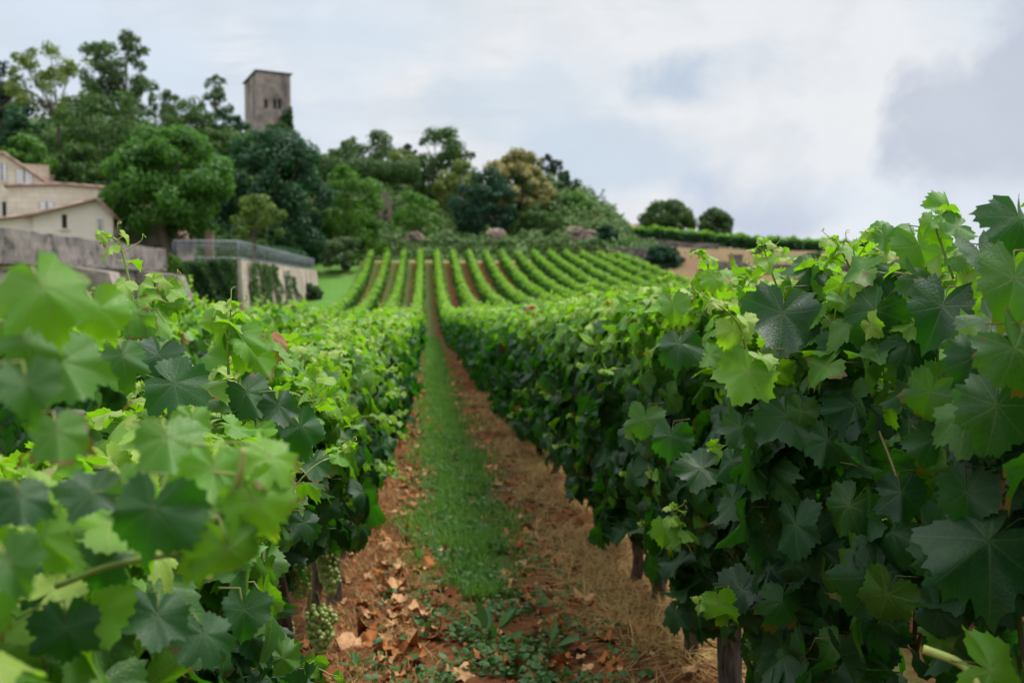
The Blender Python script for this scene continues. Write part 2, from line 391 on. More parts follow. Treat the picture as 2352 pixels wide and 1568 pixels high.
hh = M_(t, 'ADD', fine, M_(t, 'MULTIPLY', NOISE(t, g, 60, 4, .6), .5))
finish(t, pbsdf(t, colr, .95, .1, bump(t, hh, .9, .03)))
tag(gr.build('ground', m), kind='structure')

# terrace behind the retaining walls, as a sheet with a lawn and gravel
terr = Geo()
def sheet(geo, x0, x1, y0, y1, zf, nx=20, ny=20):
    X, Y = np.meshgrid(np.linspace(x0, x1, nx), np.linspace(y0, y1, ny)); Z = zf(X, Y)
    i, j = np.meshgrid(np.arange(ny-1), np.arange(nx-1), indexing='ij')
    geo.add(np.stack([X, Y, Z], -1).reshape(-1, 3), F4=np.stack([i*nx+j, i*nx+j+1, (i+1)*nx+j+1, (i+1)*nx+j], -1).reshape(-1, 4))
sheet(terr, -80, -12.9, 10, 50.3, lambda X, Y: 2.1 + 0*X)
sheet(terr, -80, -9.3, 50.3, 90, lambda X, Y: 2.1 + .3*smooth(50.3, 54, Y) + 0*X)
lawn_m = simple('terrace_lawn', (.07, .12, .035), (.20, .17, .10), .8, .95, .1)
tag(terr.build('terrace_ground', lawn_m), kind='structure')

# hillside behind the vineyard
rt_x = [-120, -70, -40, -22, -16, -12, -5, 2, 9, 14, 18, 20.5, 22.5, 24, 25.5, 27]
rt_z = [20, 21, 21, 19.4, 18.0, 16.2, 15.6, 14.5, 13.8, 13.4, 12.4, 10.8, 8.2, 5.4, 4.6, 3.6]
def Hh(x, y):
    x = np.asarray(x, float); y = np.asarray(y, float)
    R = np.interp(x, rt_x, rt_z); k = smooth(-14, -8.5, x)
    y0 = 83 + 12.6*k; z0 = 2.2 + 1.1*k
    u = np.clip((y-y0)/(44-22*smooth(5, 16, x)), 0, 1.0)
    s = np.interp(u, [0, .04, .07, .22, .3, .42, .5, .7, 1], [0, .04, .19, .24, .40, .47, .62, .82, 1])
    z = z0 + (R-z0)*s
    z = z + .35*np.sin(x*.9+y*.35)*np.sin(y*.7-x*.4)*smooth(0, .1, u)
    z = z - smooth(150, 220, y)*(R+4)
    return np.where(y < y0, np.minimum(G(x, y)-1.5, z0-1.5), z)
hill = Geo()
hx = np.unique(np.concatenate([np.arange(-120, -30, 4.), np.arange(-30, 27.1, .7)])); hy = np.unique(np.concatenate([np.arange(82, 130, .55), np.arange(130, 230, 3.)]))
X, Y = np.meshgrid(hx, hy); Z = Hh(X, Y); ny, nx = X.shape
ii, jj = np.meshgrid(np.arange(ny-1), np.arange(nx-1), indexing='ij')
hill.add(np.stack([X, Y, Z], -1).reshape(-1, 3), F4=np.stack([ii*nx+jj, ii*nx+jj+1, (ii+1)*nx+jj+1, (ii+1)*nx+jj], -1).reshape(-1, 4))
m, t = newmat('hillside_scrub'); g = gpos(t)
colr = MIX(t, NOISE(t, g, .6, 5), (.02, .05, .014), (.07, .11, .03)); colr = MIX(t, SS(t, NOISE(t, g, .3, 4), .62, .7), colr, (.2, .15, .09))
finish(t, pbsdf(t, colr, .95, .1, bump(t, NOISE(t, g, 3, 5), 1, .3)))
tag(hill.build('hillside', m), kind='structure')

# ------------------------------------------------------------------ vine leaves
def leaf_template(npts, rings, seed, droop, fold, wave, teeth=True):
    r = np.random.default_rng(seed)
    th = np.linspace(-np.pi, np.pi, npts+1)[:-1] + np.pi/npts
    ang = np.array([0, 14, 28, 38, 52, 66, 78, 90, 106, 122, 138, 152, 166, 176, 180.])
    rad = np.array([.64, .60, .535, .535, .59, .565, .50, .51, .55, .53, .51, .48, .39, .17, .05])
    rad = rad*(1+r.normal(0, .06, len(rad))); rad[-2:] = [.15, .05]
    deep = r.choice([-.16, -.05, 0, .01]); rad[2] += deep; rad[6] += deep
    if seed % 2: rad[-3] *= .8
    rr = np.interp(np.degrees(np.abs(th)), ang, rad)
    rr = rr*(1+.08*np.sin(th*1.0+r.uniform(0, 6))+.05*np.sin(th*3+r.uniform(0, 6)))
    if teeth:
        k = max(2, int(npts/26)); ph = (np.arange(npts) % k)/k
        tooth = (np.where(ph < .01, .065, -.05) if k == 2 else np.interp(ph, [0, .34, .67, 1], [.075, .0, -.065, .075]))
        rr = rr*(1+tooth*(np.degrees(np.abs(th)) < 168)*r.uniform(.6, 1.25, npts))
    fr = np.linspace(0, 1, rings+1)[1:]**.9
    V = [[0, 0, 0]]
    for f in fr:
        V += list(np.stack([np.sin(th)*rr*f, np.cos(th)*rr*f, np.zeros(npts)], 1))
    V = np.array(V); uv = V[:, :2].copy()
    q = np.hypot(V[:, 0], V[:, 1]); a = np.arctan2(V[:, 0], V[:, 1]); p1, p2 = r.uniform(0, 6, 2)
    z = -fold*np.abs(V[:, 0]) - droop*(np.maximum(V[:, 1], 0)**2)*1.3 - droop*.6*V[:, 0]**2
    z += wave*q*q*(np.sin(3*a+p1) + .7*np.sin(5*a+p2)) + wave*.5*(q**3)*np.sin(9*a+p1)
    va = np.radians([0, 50, 104, 148]); dv = np.min(np.abs(np.abs(a)[:, None]-va[None]), 1); z += .10*q*dv*(1-q) + .02*q*np.sin(9*V[:, 0]+p1)*np.sin(8*V[:, 1]+p2)
    V[:, 2] = z; V[:, 1] -= .0
    j = np.arange(npts); j2 = (j+1) % npts
    F3 = np.stack([np.zeros(npts, int), 1+j2, 1+j], 1); F4 = []
    for k in range(rings-1):
        F4.append(np.stack([1+k*npts+j, 1+k*npts+j2, 1+(k+1)*npts+j2, 1+(k+1)*npts+j], 1))
    keep = j != npts-1                      # the notch where the leaf stalk joins stays open
    F3 = F3[keep]; F4 = np.concatenate([f[keep] for f in F4]) if F4 else None
    return V, F3, F4, uv
SHAPES = [(.30, .08, .16), (.6, .22, .24), (.2, .34, .2), (.8, .14, .30), (-.3, .16, .26), (.45, -.2, .22), (.7, .42, .28), (.25, -.35, .2), (1.0, .2, .34)]
LOD = {'hero': [leaf_template(104, 5, 10+i, *s) for i, s in enumerate(SHAPES)],
       'near': [leaf_template(56, 3, 20+i, *s) for i, s in enumerate(SHAPES)],
       'mid': [leaf_template(28, 2, 30+i, *s) for i, s in enumerate(SHAPES)],
       'low': [leaf_template(14, 1, 40+i, *s, teeth=False) for i, s in enumerate(SHAPES)],
       'tiny': [leaf_template(6, 1, 50+i, *s, teeth=False) for i, s in enumerate(SHAPES)]}
LEAF = vine_leaf_material('vine_leaf'); LEAF_FAR = vine_leaf_material('vine_leaf_far', False)
m, t = newmat('vine_stem'); yg = attr(t, 'young'); tn = attr(t, 'tint')
colr = MIX(t, yg, MIX(t, tn, (.085, .045, .02), (.085, .115, .025)), (.34, .42, .10))
finish(t, pbsdf(t, MIX(t, SS(t, NOISE(t, gpos(t), 40, 3), .5, .7, 0, .4), colr, (.2, .09, .03)), .5, .35)); STEM = m
BARK = bark_material('vine_bark', (.035, .024, .018), (.12, .085, .06))
POST = bark_material('post_wood', (.05, .04, .035), (.16, .125, .10))

def scatter_leaves(geo, r, lod, pos, nor, tip, size, tint, young, mat=0):
    Rm = frames(nor, tip); T = LOD[lod]; which = r.integers(0, len(T), len(pos))
    for k in range(len(T)):
        s = which == k; geo.inst(T[k], Rm[s], pos[s], size[s], tint[s], young[s], mat)

def hedge(r, xc, y0, y1, n, ztop, zbot, hw, size=(.078, .128), near_side=0, rough=1.0):
    """leaf positions over a vine hedge's cross-section; returns pos, normal, tip, size, tint, young"""
    y = r.uniform(y0, y1, n); g = G(xc, y); zt = ztop(y)
    kind = r.random(n); side = np.where(r.random(n) < (.5 + .14*near_side), 1, -1)
    h = zbot + (zt-zbot)*r.random(n)**.9
    hedge_bulge = .07*np.sin(5.3*y+xc*3) + .05*np.sin(11*y+9*h+xc) + .045*np.sin(17*h-4*y)
    hedge_bulge = hedge_bulge*rough; zt = zt + (rough-1)*.10*np.sin(3.9*y+xc*5)*np.sin(1.3*y-xc)
    wid = hw*np.interp((h-zbot)/(zt-zbot), [0, .15, .55, .85, 1], [.45, .75, 1, .9, .55])
    ins = np.abs(r.normal(0, .11, n))
    x = side*(wid + hedge_bulge - ins)
    nor = np.stack([side*np.ones(n), r.normal(0, .65, n), .35+r.normal(0, .6, n)], 1)
    tip = np.stack([side*.35+r.normal(0, .3, n), r.normal(0, .5, n), -np.ones(n)], 1)
    top = kind < .27
    x2 = r.uniform(-1, 1, n)*hw*.9; h2 = zt + .5*hedge_bulge - np.abs(r.normal(0, .07, n)) - .10*(x2/hw)**2 + .05*r.random(n)
    x = np.where(top, x2, x); h = np.where(top, h2, h)
    ntop = np.stack([x2/hw*.6+r.normal(0, .5, n), r.normal(0, .5, n), np.ones(n)], 1)
    ttop = np.stack([x2/hw+r.normal(0, .8, n), r.normal(0, .9, n), -.3*np.ones(n)], 1)
    nor = np.where(top[:, None], ntop, nor); tip = np.where(top[:, None], ttop, tip)
    core = kind > .90
    x = np.where(core, r.uniform(-.7, .7, n)*hw, x)
    rel = (h-(zt-.36))/.36
    young = np.clip(rel, 0, 1)*np.clip(r.normal(.74, .26, n), 0, 1)*1.2
    young = np.where((r.random(n) < .12), np.maximum(young, r.uniform(.15, .5, n)), young)
    young = np.clip(young, 0, .95); young = np.where((r.random(n) < .008) & (y > 1.8), -1.0, young)
    sz = r.uniform(size[0], size[1], n)*(1-.45*np.clip(young, 0, 1))
    pos = np.stack([xc+x, y, g+h], 1)
    hole = np.sin(6.1*y+7.3*h+xc*2)*np.sin(9.7*h-4.3*y)+.5*np.sin(15*y+11*h)
    ok = ~((hole > .45) & (ins < .10) & (r.random(n) < .75)) | (size[0] > .129)
    tint = r.random(n)
    return tuple(a[ok] for a in (pos, nor, tip, sz, tint, young))

def petioles(geo, pos, nor, tip, sz, young, xc, r, ln=.75):
    """thin leaf stalks from the leaf junction back into the plant"""
    nn = nrm(nor); tt = nrm(tip - (tip*nn).sum(1, keepdims=True)*nn)
    inw = np.stack([xc-pos[:, 0], r.normal(0, .1, len(pos)), -.05*np.ones(len(pos))], 1); inw = nrm(inw)
    L = (sz*ln)[:, None]
    p0 = pos; p1 = pos - tt*L*.45 - nn*L*.18; p2 = p1 + inw*L*.45 - tt*L*.1
    rad = .0013; seg = [p0, .5*(p0+p1)-nn*L*.03, p1, p2]
    ang = np.array([0, 2.094, 4.189]); n = len(pos); V = []
    for i, s in enumerate(seg):
        ax = nrm(seg[min(i+1, 3)]-seg[max(i-1, 0)]); a = nrm(np.cross(ax, nn+.01)); b = np.cross(ax, a)
        V.append(s[:, None, :] + rad*(np.cos(ang)[None, :, None]*a[:, None, :] + np.sin(ang)[None, :, None]*b[:, None, :]))
    V = np.stack(V, 1).reshape(n, 12, 3); F = []
    for i in range(3):
        for j in range(3): F.append([i*3+j, i*3+(j+1) % 3, (i+1)*3+(j+1) % 3, (i+1)*3+j])
    F = np.array(F)[None] + (np.arange(n)*12)[:, None, None]
    geo.add(V.reshape(-1, 3), F4=F.reshape(-1, 4), mat=1, tint=np.repeat(r.random(n), 12), young=np.repeat(np.clip(young*.6+.05, 0, .5), 12))

def bez(pts, n):
    """smooth curve through points (Catmull-Rom)"""
    p = np.asarray(pts, float); p = np.vstack([2*p[0]-p[1], p, 2*p[-1]-p[-2]]); out = []
    m_ = len(p)-3
    for s in np.linspace(0, m_-1e-6, n):
        i = int(s); u = s-i; a, b, c_, d = p[i:i+4]
        out.append(.5*((2*b)+(c_-a)*u+(2*a-5*b+4*c_-d)*u*u+(3*b-a-3*c_+d)*u**3))
    return np.array(out)
def tendril(geo, p, d, L, r, turns=1.0):
    """thin curling tendril"""
    d = d/np.linalg.norm(d); a = np.cross(d, [.3, .2, .9]); a /= np.linalg.norm(a); b = np.cross(d, a); pts = []
    for u in np.linspace(0, 1, 26):
        k = max(0, u-.45)/.55; rad = .02*L + .07*L*k
        an = turns*2*np.pi*k**1.2
        pts.append(p + d*L*(u-.35*k*k) + a*(rad*np.sin(an)+.12*L*u*u) + b*(rad*(np.cos(an)-1)))
    geo.tube(pts, np.linspace(.0012, .0006, 26), 4, mat=1, tint=1, young=.75, cap=False)
def shoot(geo, r, path, lod, s0, s1, nleaf, y0, y1, rad=.0026, tend=2, tip_pale=True):
    """a growing shoot: stem, alternate leaves shrinking towards a pale tip, tendrils opposite leaves"""
    c_ = bez(path, 22); geo.tube(c_, np.linspace(rad, rad*.45, 22), 5, mat=1, tint=1, young=.55)
    P_, Nn, T_, S_, Yg = [], [], [], [], []
    tan = nrm(np.gradient(c_, axis=0)); az0 = r.uniform(0, 6.28)
    for i in range(nleaf):
        f = (i+.6)/nleaf; k = min(21, int(f*21)); az = az0 + i*2.6 + r.normal(0, .4)
        out = np.array([math.cos(az), math.sin(az), .15]); size = s0+(s1-s0)*f
        j = c_[k] + out*size*.55 + tan[k]*size*.25
        geo.tube(bez([c_[k], c_[k]+out*size*.3+tan[k]*size*.22, j], 6), .0012, 4, mat=1, tint=1, young=.7, cap=False)
        P_.append(j); Nn.append(out*.55 + np.array([0, 0, .8]) + r.normal(0, .3, 3)); T_.append(out + np.array([0, 0, -.75-.5*(1-f)]) + r.normal(0, .25, 3)); S_.append(size); Yg.append(y0+(y1-y0)*f)
        if tend and i % 2 == 1 and i > nleaf*.3 and r.random() < .8: tendril(geo, c_[k], -out+np.array([0, 0, .8]), size*1.3+.03, r)
    tipn = 4 if tip_pale else 0
    for i in range(tipn):
        az = az0+i*1.9; out = np.array([math.cos(az), math.sin(az), .9])
        P_.append(c_[-1]+out*.006); Nn.append(np.array([math.cos(az+1.2), math.sin(az+1.2), .4])); T_.append(out); S_.append(s1*.75*(1-.12*i)); Yg.append(1.0)
    scatter_leaves(geo, r, lod, np.array(P_), np.array(Nn), np.array(T_), np.array(S_), r.random(len(P_)), np.array(Yg))

# hero leaves: (x, y, depth, width in photo pixels, tip angle deg (0 right, -90 down), up tilt, right tilt, young)
HERO_R = [
 (1798,718,2.05,186,-100,.35,-.1,.0),(1862,612,2.15,112,-120,1.1,.1,.04),(1682,758,2.0,84,-85,.15,-.2,.85),(1719,853,1.98,138,-112,.2,-.25,.6),
 (1808,955,2.0,150,-75,.5,-.2,.05),(2052,622,1.85,126,-140,.8,-.2,.0),(2112,566,1.8,140,-70,.1,-.3,.35),(2010,712,1.8,150,-130,.15,-.6,.12),
 (2164,703,1.62,176,-110,.5,-.2,.0),(2256,588,1.6,150,-80,.7,.1,.0),(2172,476,1.75,78,60,.1,.3,.5),(2030,545,1.9,70,-60,.2,.4,.3),
 (2330,640,1.25,200,-100,.3,-.2,.25),(2290,930,1.35,190,-100,.3,-.3,.15),(2330,800,1.2,190,-60,.3,.2,.2),(2137,900,1.6,130,-120,.0,-.9,.25),(1965,930,1.85,140,-160,.8,-.1,.0),
 (2014,1325,1.75,196,-125,.35,-.3,.0),(2270,1240,1.4,270,-140,.6,-.2,.0),(1786,1140,2.1,104,-110,.5,-.1,.0),(1950,1160,1.85,130,-130,.3,-.8,.2),
 (1612,1075,2.4,112,-170,.9,-.1,.12),(1526,1215,2.65,70,-95,.2,-.2,.55),(1650,1385,2.2,86,-80,.2,-.2,.6),(1796,1381,2.05,108,-110,.3,0,.0),
 (2276,1538,1.15,190,-20,.5,.2,.45),(2160,1450,1.55,80,-120,.4,-.2,.4),(1765,1250,2.2,112,-95,.1,-.2,.0),(2140,1010,1.6,120,-60,.5,.3,.0),
 (1560,790,2.5,100,-95,.6,-.2,.1),(1640,640,2.4,62,-100,.3,.2,.6),(1545,700,2.7,80,-85,.3,0,.45),(1480,960,2.9,90,-100,.3,-.3,.25),(1540,1000,2.6,95,-95,.4,-.3,.0),
 (1900,1010,1.9,110,-100,.2,-.5,.05),(2220,1130,1.45,150,-90,.3,-.4,.0),(2070,1130,1.65,120,-90,.3,-.2,.0),(1930,800,1.95,120,-80,.2,-.5,.0),(2090,790,1.75,130,-60,.6,.1,.05),
 (2240,820,1.5,140,-110,.3,-.2,.02),(1870,1230,1.95,110,-60,.3,-.3,.0),(2200,520,1.7,100,-150,.8,.2,.3),(2340,500,1.45,150,-90,.4,.3,.1),(1700,980,2.15,90,-110,.3,-.4,.15),(2110,640,1.72,120,-30,.5,.3,.2)]
HERO_L = [
 (95,660,.80,210,-70,.6,.3,.5),(225,712,1.05,130,-60,.15,.4,.55),(55,780,.85,150,-70,.4,.3,.3),(142,830,.92,180,-60,.5,.4,.35),(281,815,1.25,110,-80,.5,.4,.2),
 (364,815,1.7,110,-100,.6,.2,.0),(400,880,1.6,160,-20,.5,.5,.0),(544,765,2.0,118,-80,.35,.2,.5),(585,818,2.05,108,-50,.2,.5,.5),(565,900,2.0,120,-60,.5,.3,.03),
 (487,735,1.95,60,-110,.1,0,.7),(394,690,1.8,62,-40,.3,.4,.75),(367,682,1.85,104,-70,.2,.2,.5),(311,718,1.75,104,-150,.6,0,.5),
 (385,1005,.95,170,-80,.9,.3,.42),(352,1165,.84,205,-100,.35,.1,.04),(585,1150,.88,170,-60,.15,.3,.6),(525,1260,.86,170,-75,-.1,.7,.4),(620,1050,.9,140,-55,.9,.8,.65),
 (490,1075,.9,150,-90,.5,.2,.55),(45,1140,.8,130,-80,.8,.5,.05),(215,1130,.9,140,-170,1.0,0,.15),(360,1410,1.1,150,-100,.7,.5,.0),(469,1455,1.15,140,-80,.8,.6,.0),(649,1510,1.75,86,30,.2,.3,.35),
 (130,990,.85,140,-80,.5,.4,.35),(60,880,.75,150,-80,.4,.4,.2),(280,1110,1.0,110,-70,.3,.5,.4),(20,1290,.7,150,-60,.5,.3,.25),(230,1290,1.0,130,-100,.2,.4,.0),(440,960,1.2,90,-90,.6,.2,.5),
 (690,980,2.1,110,-70,.4,.5,.0),(640,930,2.0,90,-80,.3,.4,.1),(720,1060,2.2,90,-100,.5,.6,.0),(560,1400,1.3,120,-90,.3,.6,.02),(150,1440,.95,150,-90,.4,.5,.0),(700,1200,2.1,80,-80,.5,.6,.02)]
def hero_arrays(H):
    pos, nor, tip, sz, yg = [], [], [], [], []
    for (px, py, d, wpx, ang, up, rt, y) in H:
        p = P(px, py, d); depth = (p-np.array([0, 0, EYE]))@cF
        pos.append(p); nor.append(-cF+up*cU+rt*cR); a = R_(ang); tip.append(math.cos(a)*cR+math.sin(a)*cU); sz.append(wpx/FPX*depth/1.08); yg.append(y)
    return np.array(pos), np.array(nor), np.array(tip), np.array(sz), np.array(yg)
CLEAR = [(735, 1425, 3.45, 190), (705, 1300, 3.4, 150), (760, 1290, 3.9, 90), (770, 1300, 4.5, 60), (1690, 1490, 3.3, 90), (1512, 1360, 4.4, 60)]
def clear_before(pos, H):
    """drop random leaves that would hang between the photographer and a chosen leaf, or brush the lens"""
    x, y, z = project(pos); keep = z > .62
    for (px, py, d, wpx, *_r) in list(H)+CLEAR:
        keep &= ~((np.hypot(x-px, y-py) < wpx*.62+0*x) & (z < d+.035))
    return keep

ZT_L = lambda y: np.interp(y, [.5, .8, 1.1, 1.6, 2.2, 3, 6, 12, 40], [1.20, 1.20, 1.16, 1.12, 1.13, 1.18, 1.24, 1.29, 1.34])
ZT_R = lambda y: np.interp(y, [1, 1.5, 2, 2.6, 3.4, 4.6, 8, 11, 20, 40], [1.47, 1.45, 1.42, 1.40, 1.39, 1.38, 1.35, 1.33, 1.33, 1.34])
XL, XR, HW = -.47, 1.05, .27
def grape_bunch(parent, p, L, r, pale=0.0):
    g_ = Geo(); n = 120; t_ = np.linspace(0, 1, n)
    ico = ICO
    P_ = []
    for i in range(n):
        f = i/n; rad = L*.30*np.interp(f, [0, .2, .6, 1], [.55, 1, .85, .35])*r.uniform(.55, 1.08); a = i*2.399
        P_.append(p + np.array([rad*math.cos(a), rad*math.sin(a), -f*L]) + r.normal(0, L*.03, 3))
    P_ = np.array(P_); I = np.tile(np.eye(3), (n, 1, 1))
    g_.inst((ico[0], ico[1], None, None), I, P_, r.uniform(.0085, .0115, n), r.random(n), np.full(n, pale))
    o = g_.build('grape_bunch', GRAPE, parent)
    s = Geo(); s.tube(bez([p+np.array([-.01, 0, .06]), p+np.array([0, 0, .02]), p-np.array([0, 0, L*.6])], 8), .0022, 5, mat=0, tint=.9, young=.4)
    s.build('bunch_stalk', STEM, o)
def icosphere(sub=1):
    import bmesh
    bm = bmesh.new(); bmesh.ops.create_icosphere(bm, subdivisions=sub, radius=1.0)
    V = np.array([v.co[:] for v in bm.verts]); F = np.array([[v.index for v in f.verts] for f in bm.faces]); bm.free(); return V, F
ICO = icosphere(2)
m, t = newmat('grape_skin'); tn = attr(t, 'tint')
b_ = N(t, 'ShaderNodeBsdfPrincipled'); t.links.new(MIX(t, tn, (.15, .24, .045), (.30, .38, .10)), b_.inputs['Base Color']); b_.inputs['Roughness'].default_value = .42
b_.inputs['Subsurface Weight'].default_value = .15; b_.inputs['Subsurface Radius'].default_value = (.004, .005, .002); b_.inputs['Subsurface Scale'].default_value = 1.0
finish(t, b_.outputs[0]); GRAPE = m

def vine_trunk(parent, x, y, r, h=.62):
    g_ = Geo(); z = float(G(x, y)); k = r.normal(0, .018, (6, 2))
    pts = [[x+k[i, 0], y+k[i, 1], z-.05+(h+.05)*i/5] for i in range(6)]
    g_.tube(bez(pts, 16), np.interp(np.linspace(0, 1, 16), [0, .1, .5, .9, 1], [.042, .03, .026, .036, .03])*(1+r.normal(0, .07, 16)), 9)
    for s in (-1, 1):
        p = np.array(pts[-1]); g_.tube(bez([p, p+[.02*s, s*.15, .05], p+[.0, s*.42, .08]], 8), np.linspace(.02, .009, 8), 6)
    return g_.build('trunk', BARK, parent)
def canes(parent, x, y, r, ztop, n=7, side=0):
    for i in range(n):
        g_ = Geo(); yy = y + r.uniform(-.5, .5); z = float(G(x, yy)); zt = float(ztop(np.array(yy)))
        o = 0.0
        g_.tube(bez([[x, yy, z+.62], [x+o+r.normal(0, .03), yy+r.normal(0, .06), z+.95], [x+o+r.normal(0, .05), yy+r.normal(0, .1), z+zt-.10]], 12), np.linspace(.005, .0028, 12), 6, tint=r.random(), young=r.uniform(0, .3)); g_.build('cane', STEM, parent)

VR, VL = np.random.default_rng(101), np.random.default_rng(202)
SP = 1.1
lab_R = ['nearest grape vine in the right row, big dark leaves at the picture edge', 'grape vine in the right row with the sharp pale hanging shoot',
         'grape vine in the right row standing behind the thick dark cut stake', 'fourth grape vine from the camera along the right row',
         'fifth grape vine along the right row from the camera, slightly blurred', 'sixth grape vine along the right row from the camera, bare trunk over straw', 'seventh grape vine from the camera along the right row']
lab_L = ['grape vine nearest the camera on the left, with very large blurred bright leaves', 'grape vine in the left row carrying the tall thin curled shoot against the stone wall',
         'grape vine in the left row with a sharp bright shoot topped by an upright tendril', 'grape vine in the left row from which the big green grape bunch hangs',
         'fifth grape vine along the left row from the camera, small bunches beside the dark stake', 'sixth grape vine along the left row from the camera, brown dry leaves in it', 'seventh grape vine from the camera along the left row']
hl, hr = hero_arrays(HERO_L), hero_arrays(HERO_R)
vines = {}
for side, xc, y_first, ztop, labs, H, HA, r in ((1, XR, 1.55, ZT_R, lab_R, HERO_R, hr, VR), (-1, XL, 1.05, ZT_L, lab_L, HERO_L, hl, VL)):
    for k in range(7):
        yv = y_first + SP*k; gz = float(G(xc, yv))
        root = thing('grape_vine', labs[k], 'grape vine', (xc, yv, gz), 'grape vines beside the path')
        vines[(side, k)] = root
        vine_trunk(root, xc, yv, r); canes(root, xc, yv, r, ztop, 8 if k or side > 0 else 0, -side)
        fo = Geo(); d = hedge(r, xc, yv-SP*.55, yv+SP*.55, (620 if side < 0 and k == 0 else 1200) if k < 5 else 1000, ztop, (.38 if side < 0 else .30), (.19 if side < 0 else HW), near_side=-side)
        kp = clear_before(d[0], H); pos, nor, tip, sz, tint, yg = [a[kp] for a in d]
        lod = 'near' if k < 3 else 'mid'
        scatter_leaves(fo, r, lod, pos, nor, tip, sz, tint, yg)
        if k < 4: petioles(fo, pos, nor, tip, sz, yg, xc, r)
        mine = np.argmin(np.abs(HA[0][:, 1][:, None] - (y_first + SP*np.arange(7))[None]), 1) == k
        if mine.any():
            hp, hn, ht, hs, hy = [a[mine] for a in HA]
            scatter_leaves(fo, r, 'hero', hp, hn, ht, hs, r.random(len(hp)), hy); petioles(fo, hp, hn, ht, hs, hy, xc, r, 1.0)
        # small shoots standing out of the top and the path side
        ns = (0 if side < 0 and k == 0 else 9) if k < 5 else 7
        for i in range(ns):
            yy = yv + r.uniform(-.55, .55); x = xc + r.uniform(-.22, .22); zt = float(ztop(np.array(yy))) + float(G(xc, yy))
            L = r.uniform(.04, .17)*(.7 if side < 0 else 1); b0 = np.array([x, yy, zt-.12]); e = b0 + np.array([r.normal(0, .06), r.normal(0, .06), L+.1])
            mid = .5*(b0+e)+r.normal(0, .02, 3)
            if not clear_before(np.array([e, mid, b0]), H).all(): continue
            shoot(fo, r, [b0, mid, e], 'near' if k < 3 else 'low', .080, .036, 6, .35, .9, .0022, 2 if k < 4 else 0)
        for i in range(4):
            yy = yv + r.uniform(-.5, .5); h0 = r.uniform(.45, 1.1); b0 = np.array([xc-side*.2, yy, gz+h0]); e = b0 + np.array([-side*r.uniform(.08, .16), r.normal(0, .06), r.uniform(-.05, .12)])
            if not clear_before(np.array([e, b0]), H).all() or yy < 1.6: continue
            shoot(fo, r, [b0, .5*(b0+e)+[0, 0, .02], e], 'near' if k < 3 else 'low', .06, .03, 4, .3, .75, .002, 1 if k < 4 else 0)
        fo.build('foliage', [LEAF, STEM], root)
# chosen shoots with a shape of their own
def px_shoot(root, pts, d, *a, **k):
    g_ = Geo(); shoot(g_, VR, [P(x, y, d) for x, y in pts], *a, **k); return g_.build('shoot', [LEAF, STEM], root)
px_shoot(vines[(-1, 1)], [(312, 745), (300, 665), (286, 600), (272, 556), (252, 545), (233, 541)], 1.85, 'hero', .052, .016, 7, .7, 1.0, .0030, 3)
px_shoot(vines[(-1, 1)], [(346, 800), (350, 730), (353, 680), (356, 645)], 1.8, 'hero', .085, .03, 7, .5, .9, .003, 2)
px_shoot(vines[(-1, 1)], [(525, 860), (522, 800), (528, 745), (530, 705)], 1.98, 'hero', .08, .03, 6, .5, .9, .003, 2)
g_ = Geo(); tendril(g_, P(530, 705, 1.98), cU*.9+cR*.05, .06, VL, .8); g_.build('tendril', [LEAF, STEM], vines[(-1, 1)])
px_shoot(vines[(1, 0)], [(1728, 870), (1712, 790), (1690, 735), (1650, 700), (1618, 682)], 2.0, 'hero', .06, .02, 6, .75, 1.0, .0028, 3)
px_shoot(vines[(1, 0)], [(2190, 640), (2165, 570), (2150, 520), (2165, 478)], 1.72, 'hero', .05, .035, 4, .35, .6, .0026, 1, tip_pale=False)
px_shoot(vines[(1, 0)], [(1800, 700), (1778, 640), (1760, 590), (1752, 558)], 2.2, 'hero', .075, .025, 7, .5, .95, .003, 2)
px_shoot(vines[(1, 0)], [(1960, 640), (1945, 600), (1925, 565), (1910, 555)], 2.1, 'hero', .07, .025, 6, .5, .9, .003, 2)
px_shoot(vines[(1, 1)], [(1640, 690), (1632, 640), (1622, 600), (1606, 583)], 2.6, 'hero', .075, .025, 7, .5, .95, .003, 2)
px_shoot(vines[(1, 1)], [(1690, 1420), (1660, 1395), (1630, 1385), (1605, 1380)], 2.25, 'hero', .065, .025, 6, .5, .9, .003, 2)
px_shoot(vines[(1, 1)], [(1590, 1270), (1565, 1220), (1550, 1190), (1545, 1165)], 2.6, 'hero', .065, .025, 6, .45, .9, .003, 2)
px_shoot(vines[(-1, 0)], [(470, 1250), (520, 1150), (548, 1090), (555, 1040)], .95, 'hero', .075, .04, 4, .5, .7, .0035, 0, tip_pale=False)
def px_cane(root, pts, ds, rad, tint, yg):
    g_ = Geo(); p = [P(x, y, d) for (x, y), d in zip(pts, ds)]; g_.tube(bez(p, 18), np.linspace(rad, rad*.75, 18), 7, tint=tint, young=yg); return g_.build('cane', STEM, root)
px_cane(vines[(-1, 0)], [(130, 1345), (250, 1300), (380, 1275), (490, 1250)], [1.0, .96, .93, .9], .0034, 1, .45)
px_cane(vines[(-1, 0)], [(560, 1030), (548, 1100), (520, 1160), (470, 1245)], [.88, .88, .9, .92], .0036, 1, .55)
px_cane(vines[(1, 0)], [(2130, 1220), (2080, 1150), (2040, 1040), (2000, 950)], [1.74, 1.7, 1.76, 1.9], .0032, .3, .15)
px_cane(vines[(1, 0)], [(2120, 1490), (2200, 1520), (2240, 1560), (2255, 1620)], [1.2, 1.18, 1.15, 1.12], .006, 1, .8)
px_cane(vines[(-1, 3)], [(690, 1255), (712, 1330), (712, 1400), (708, 1460)], [3.6, 3.6, 3.62, 3.65], .0055, 1, .45)
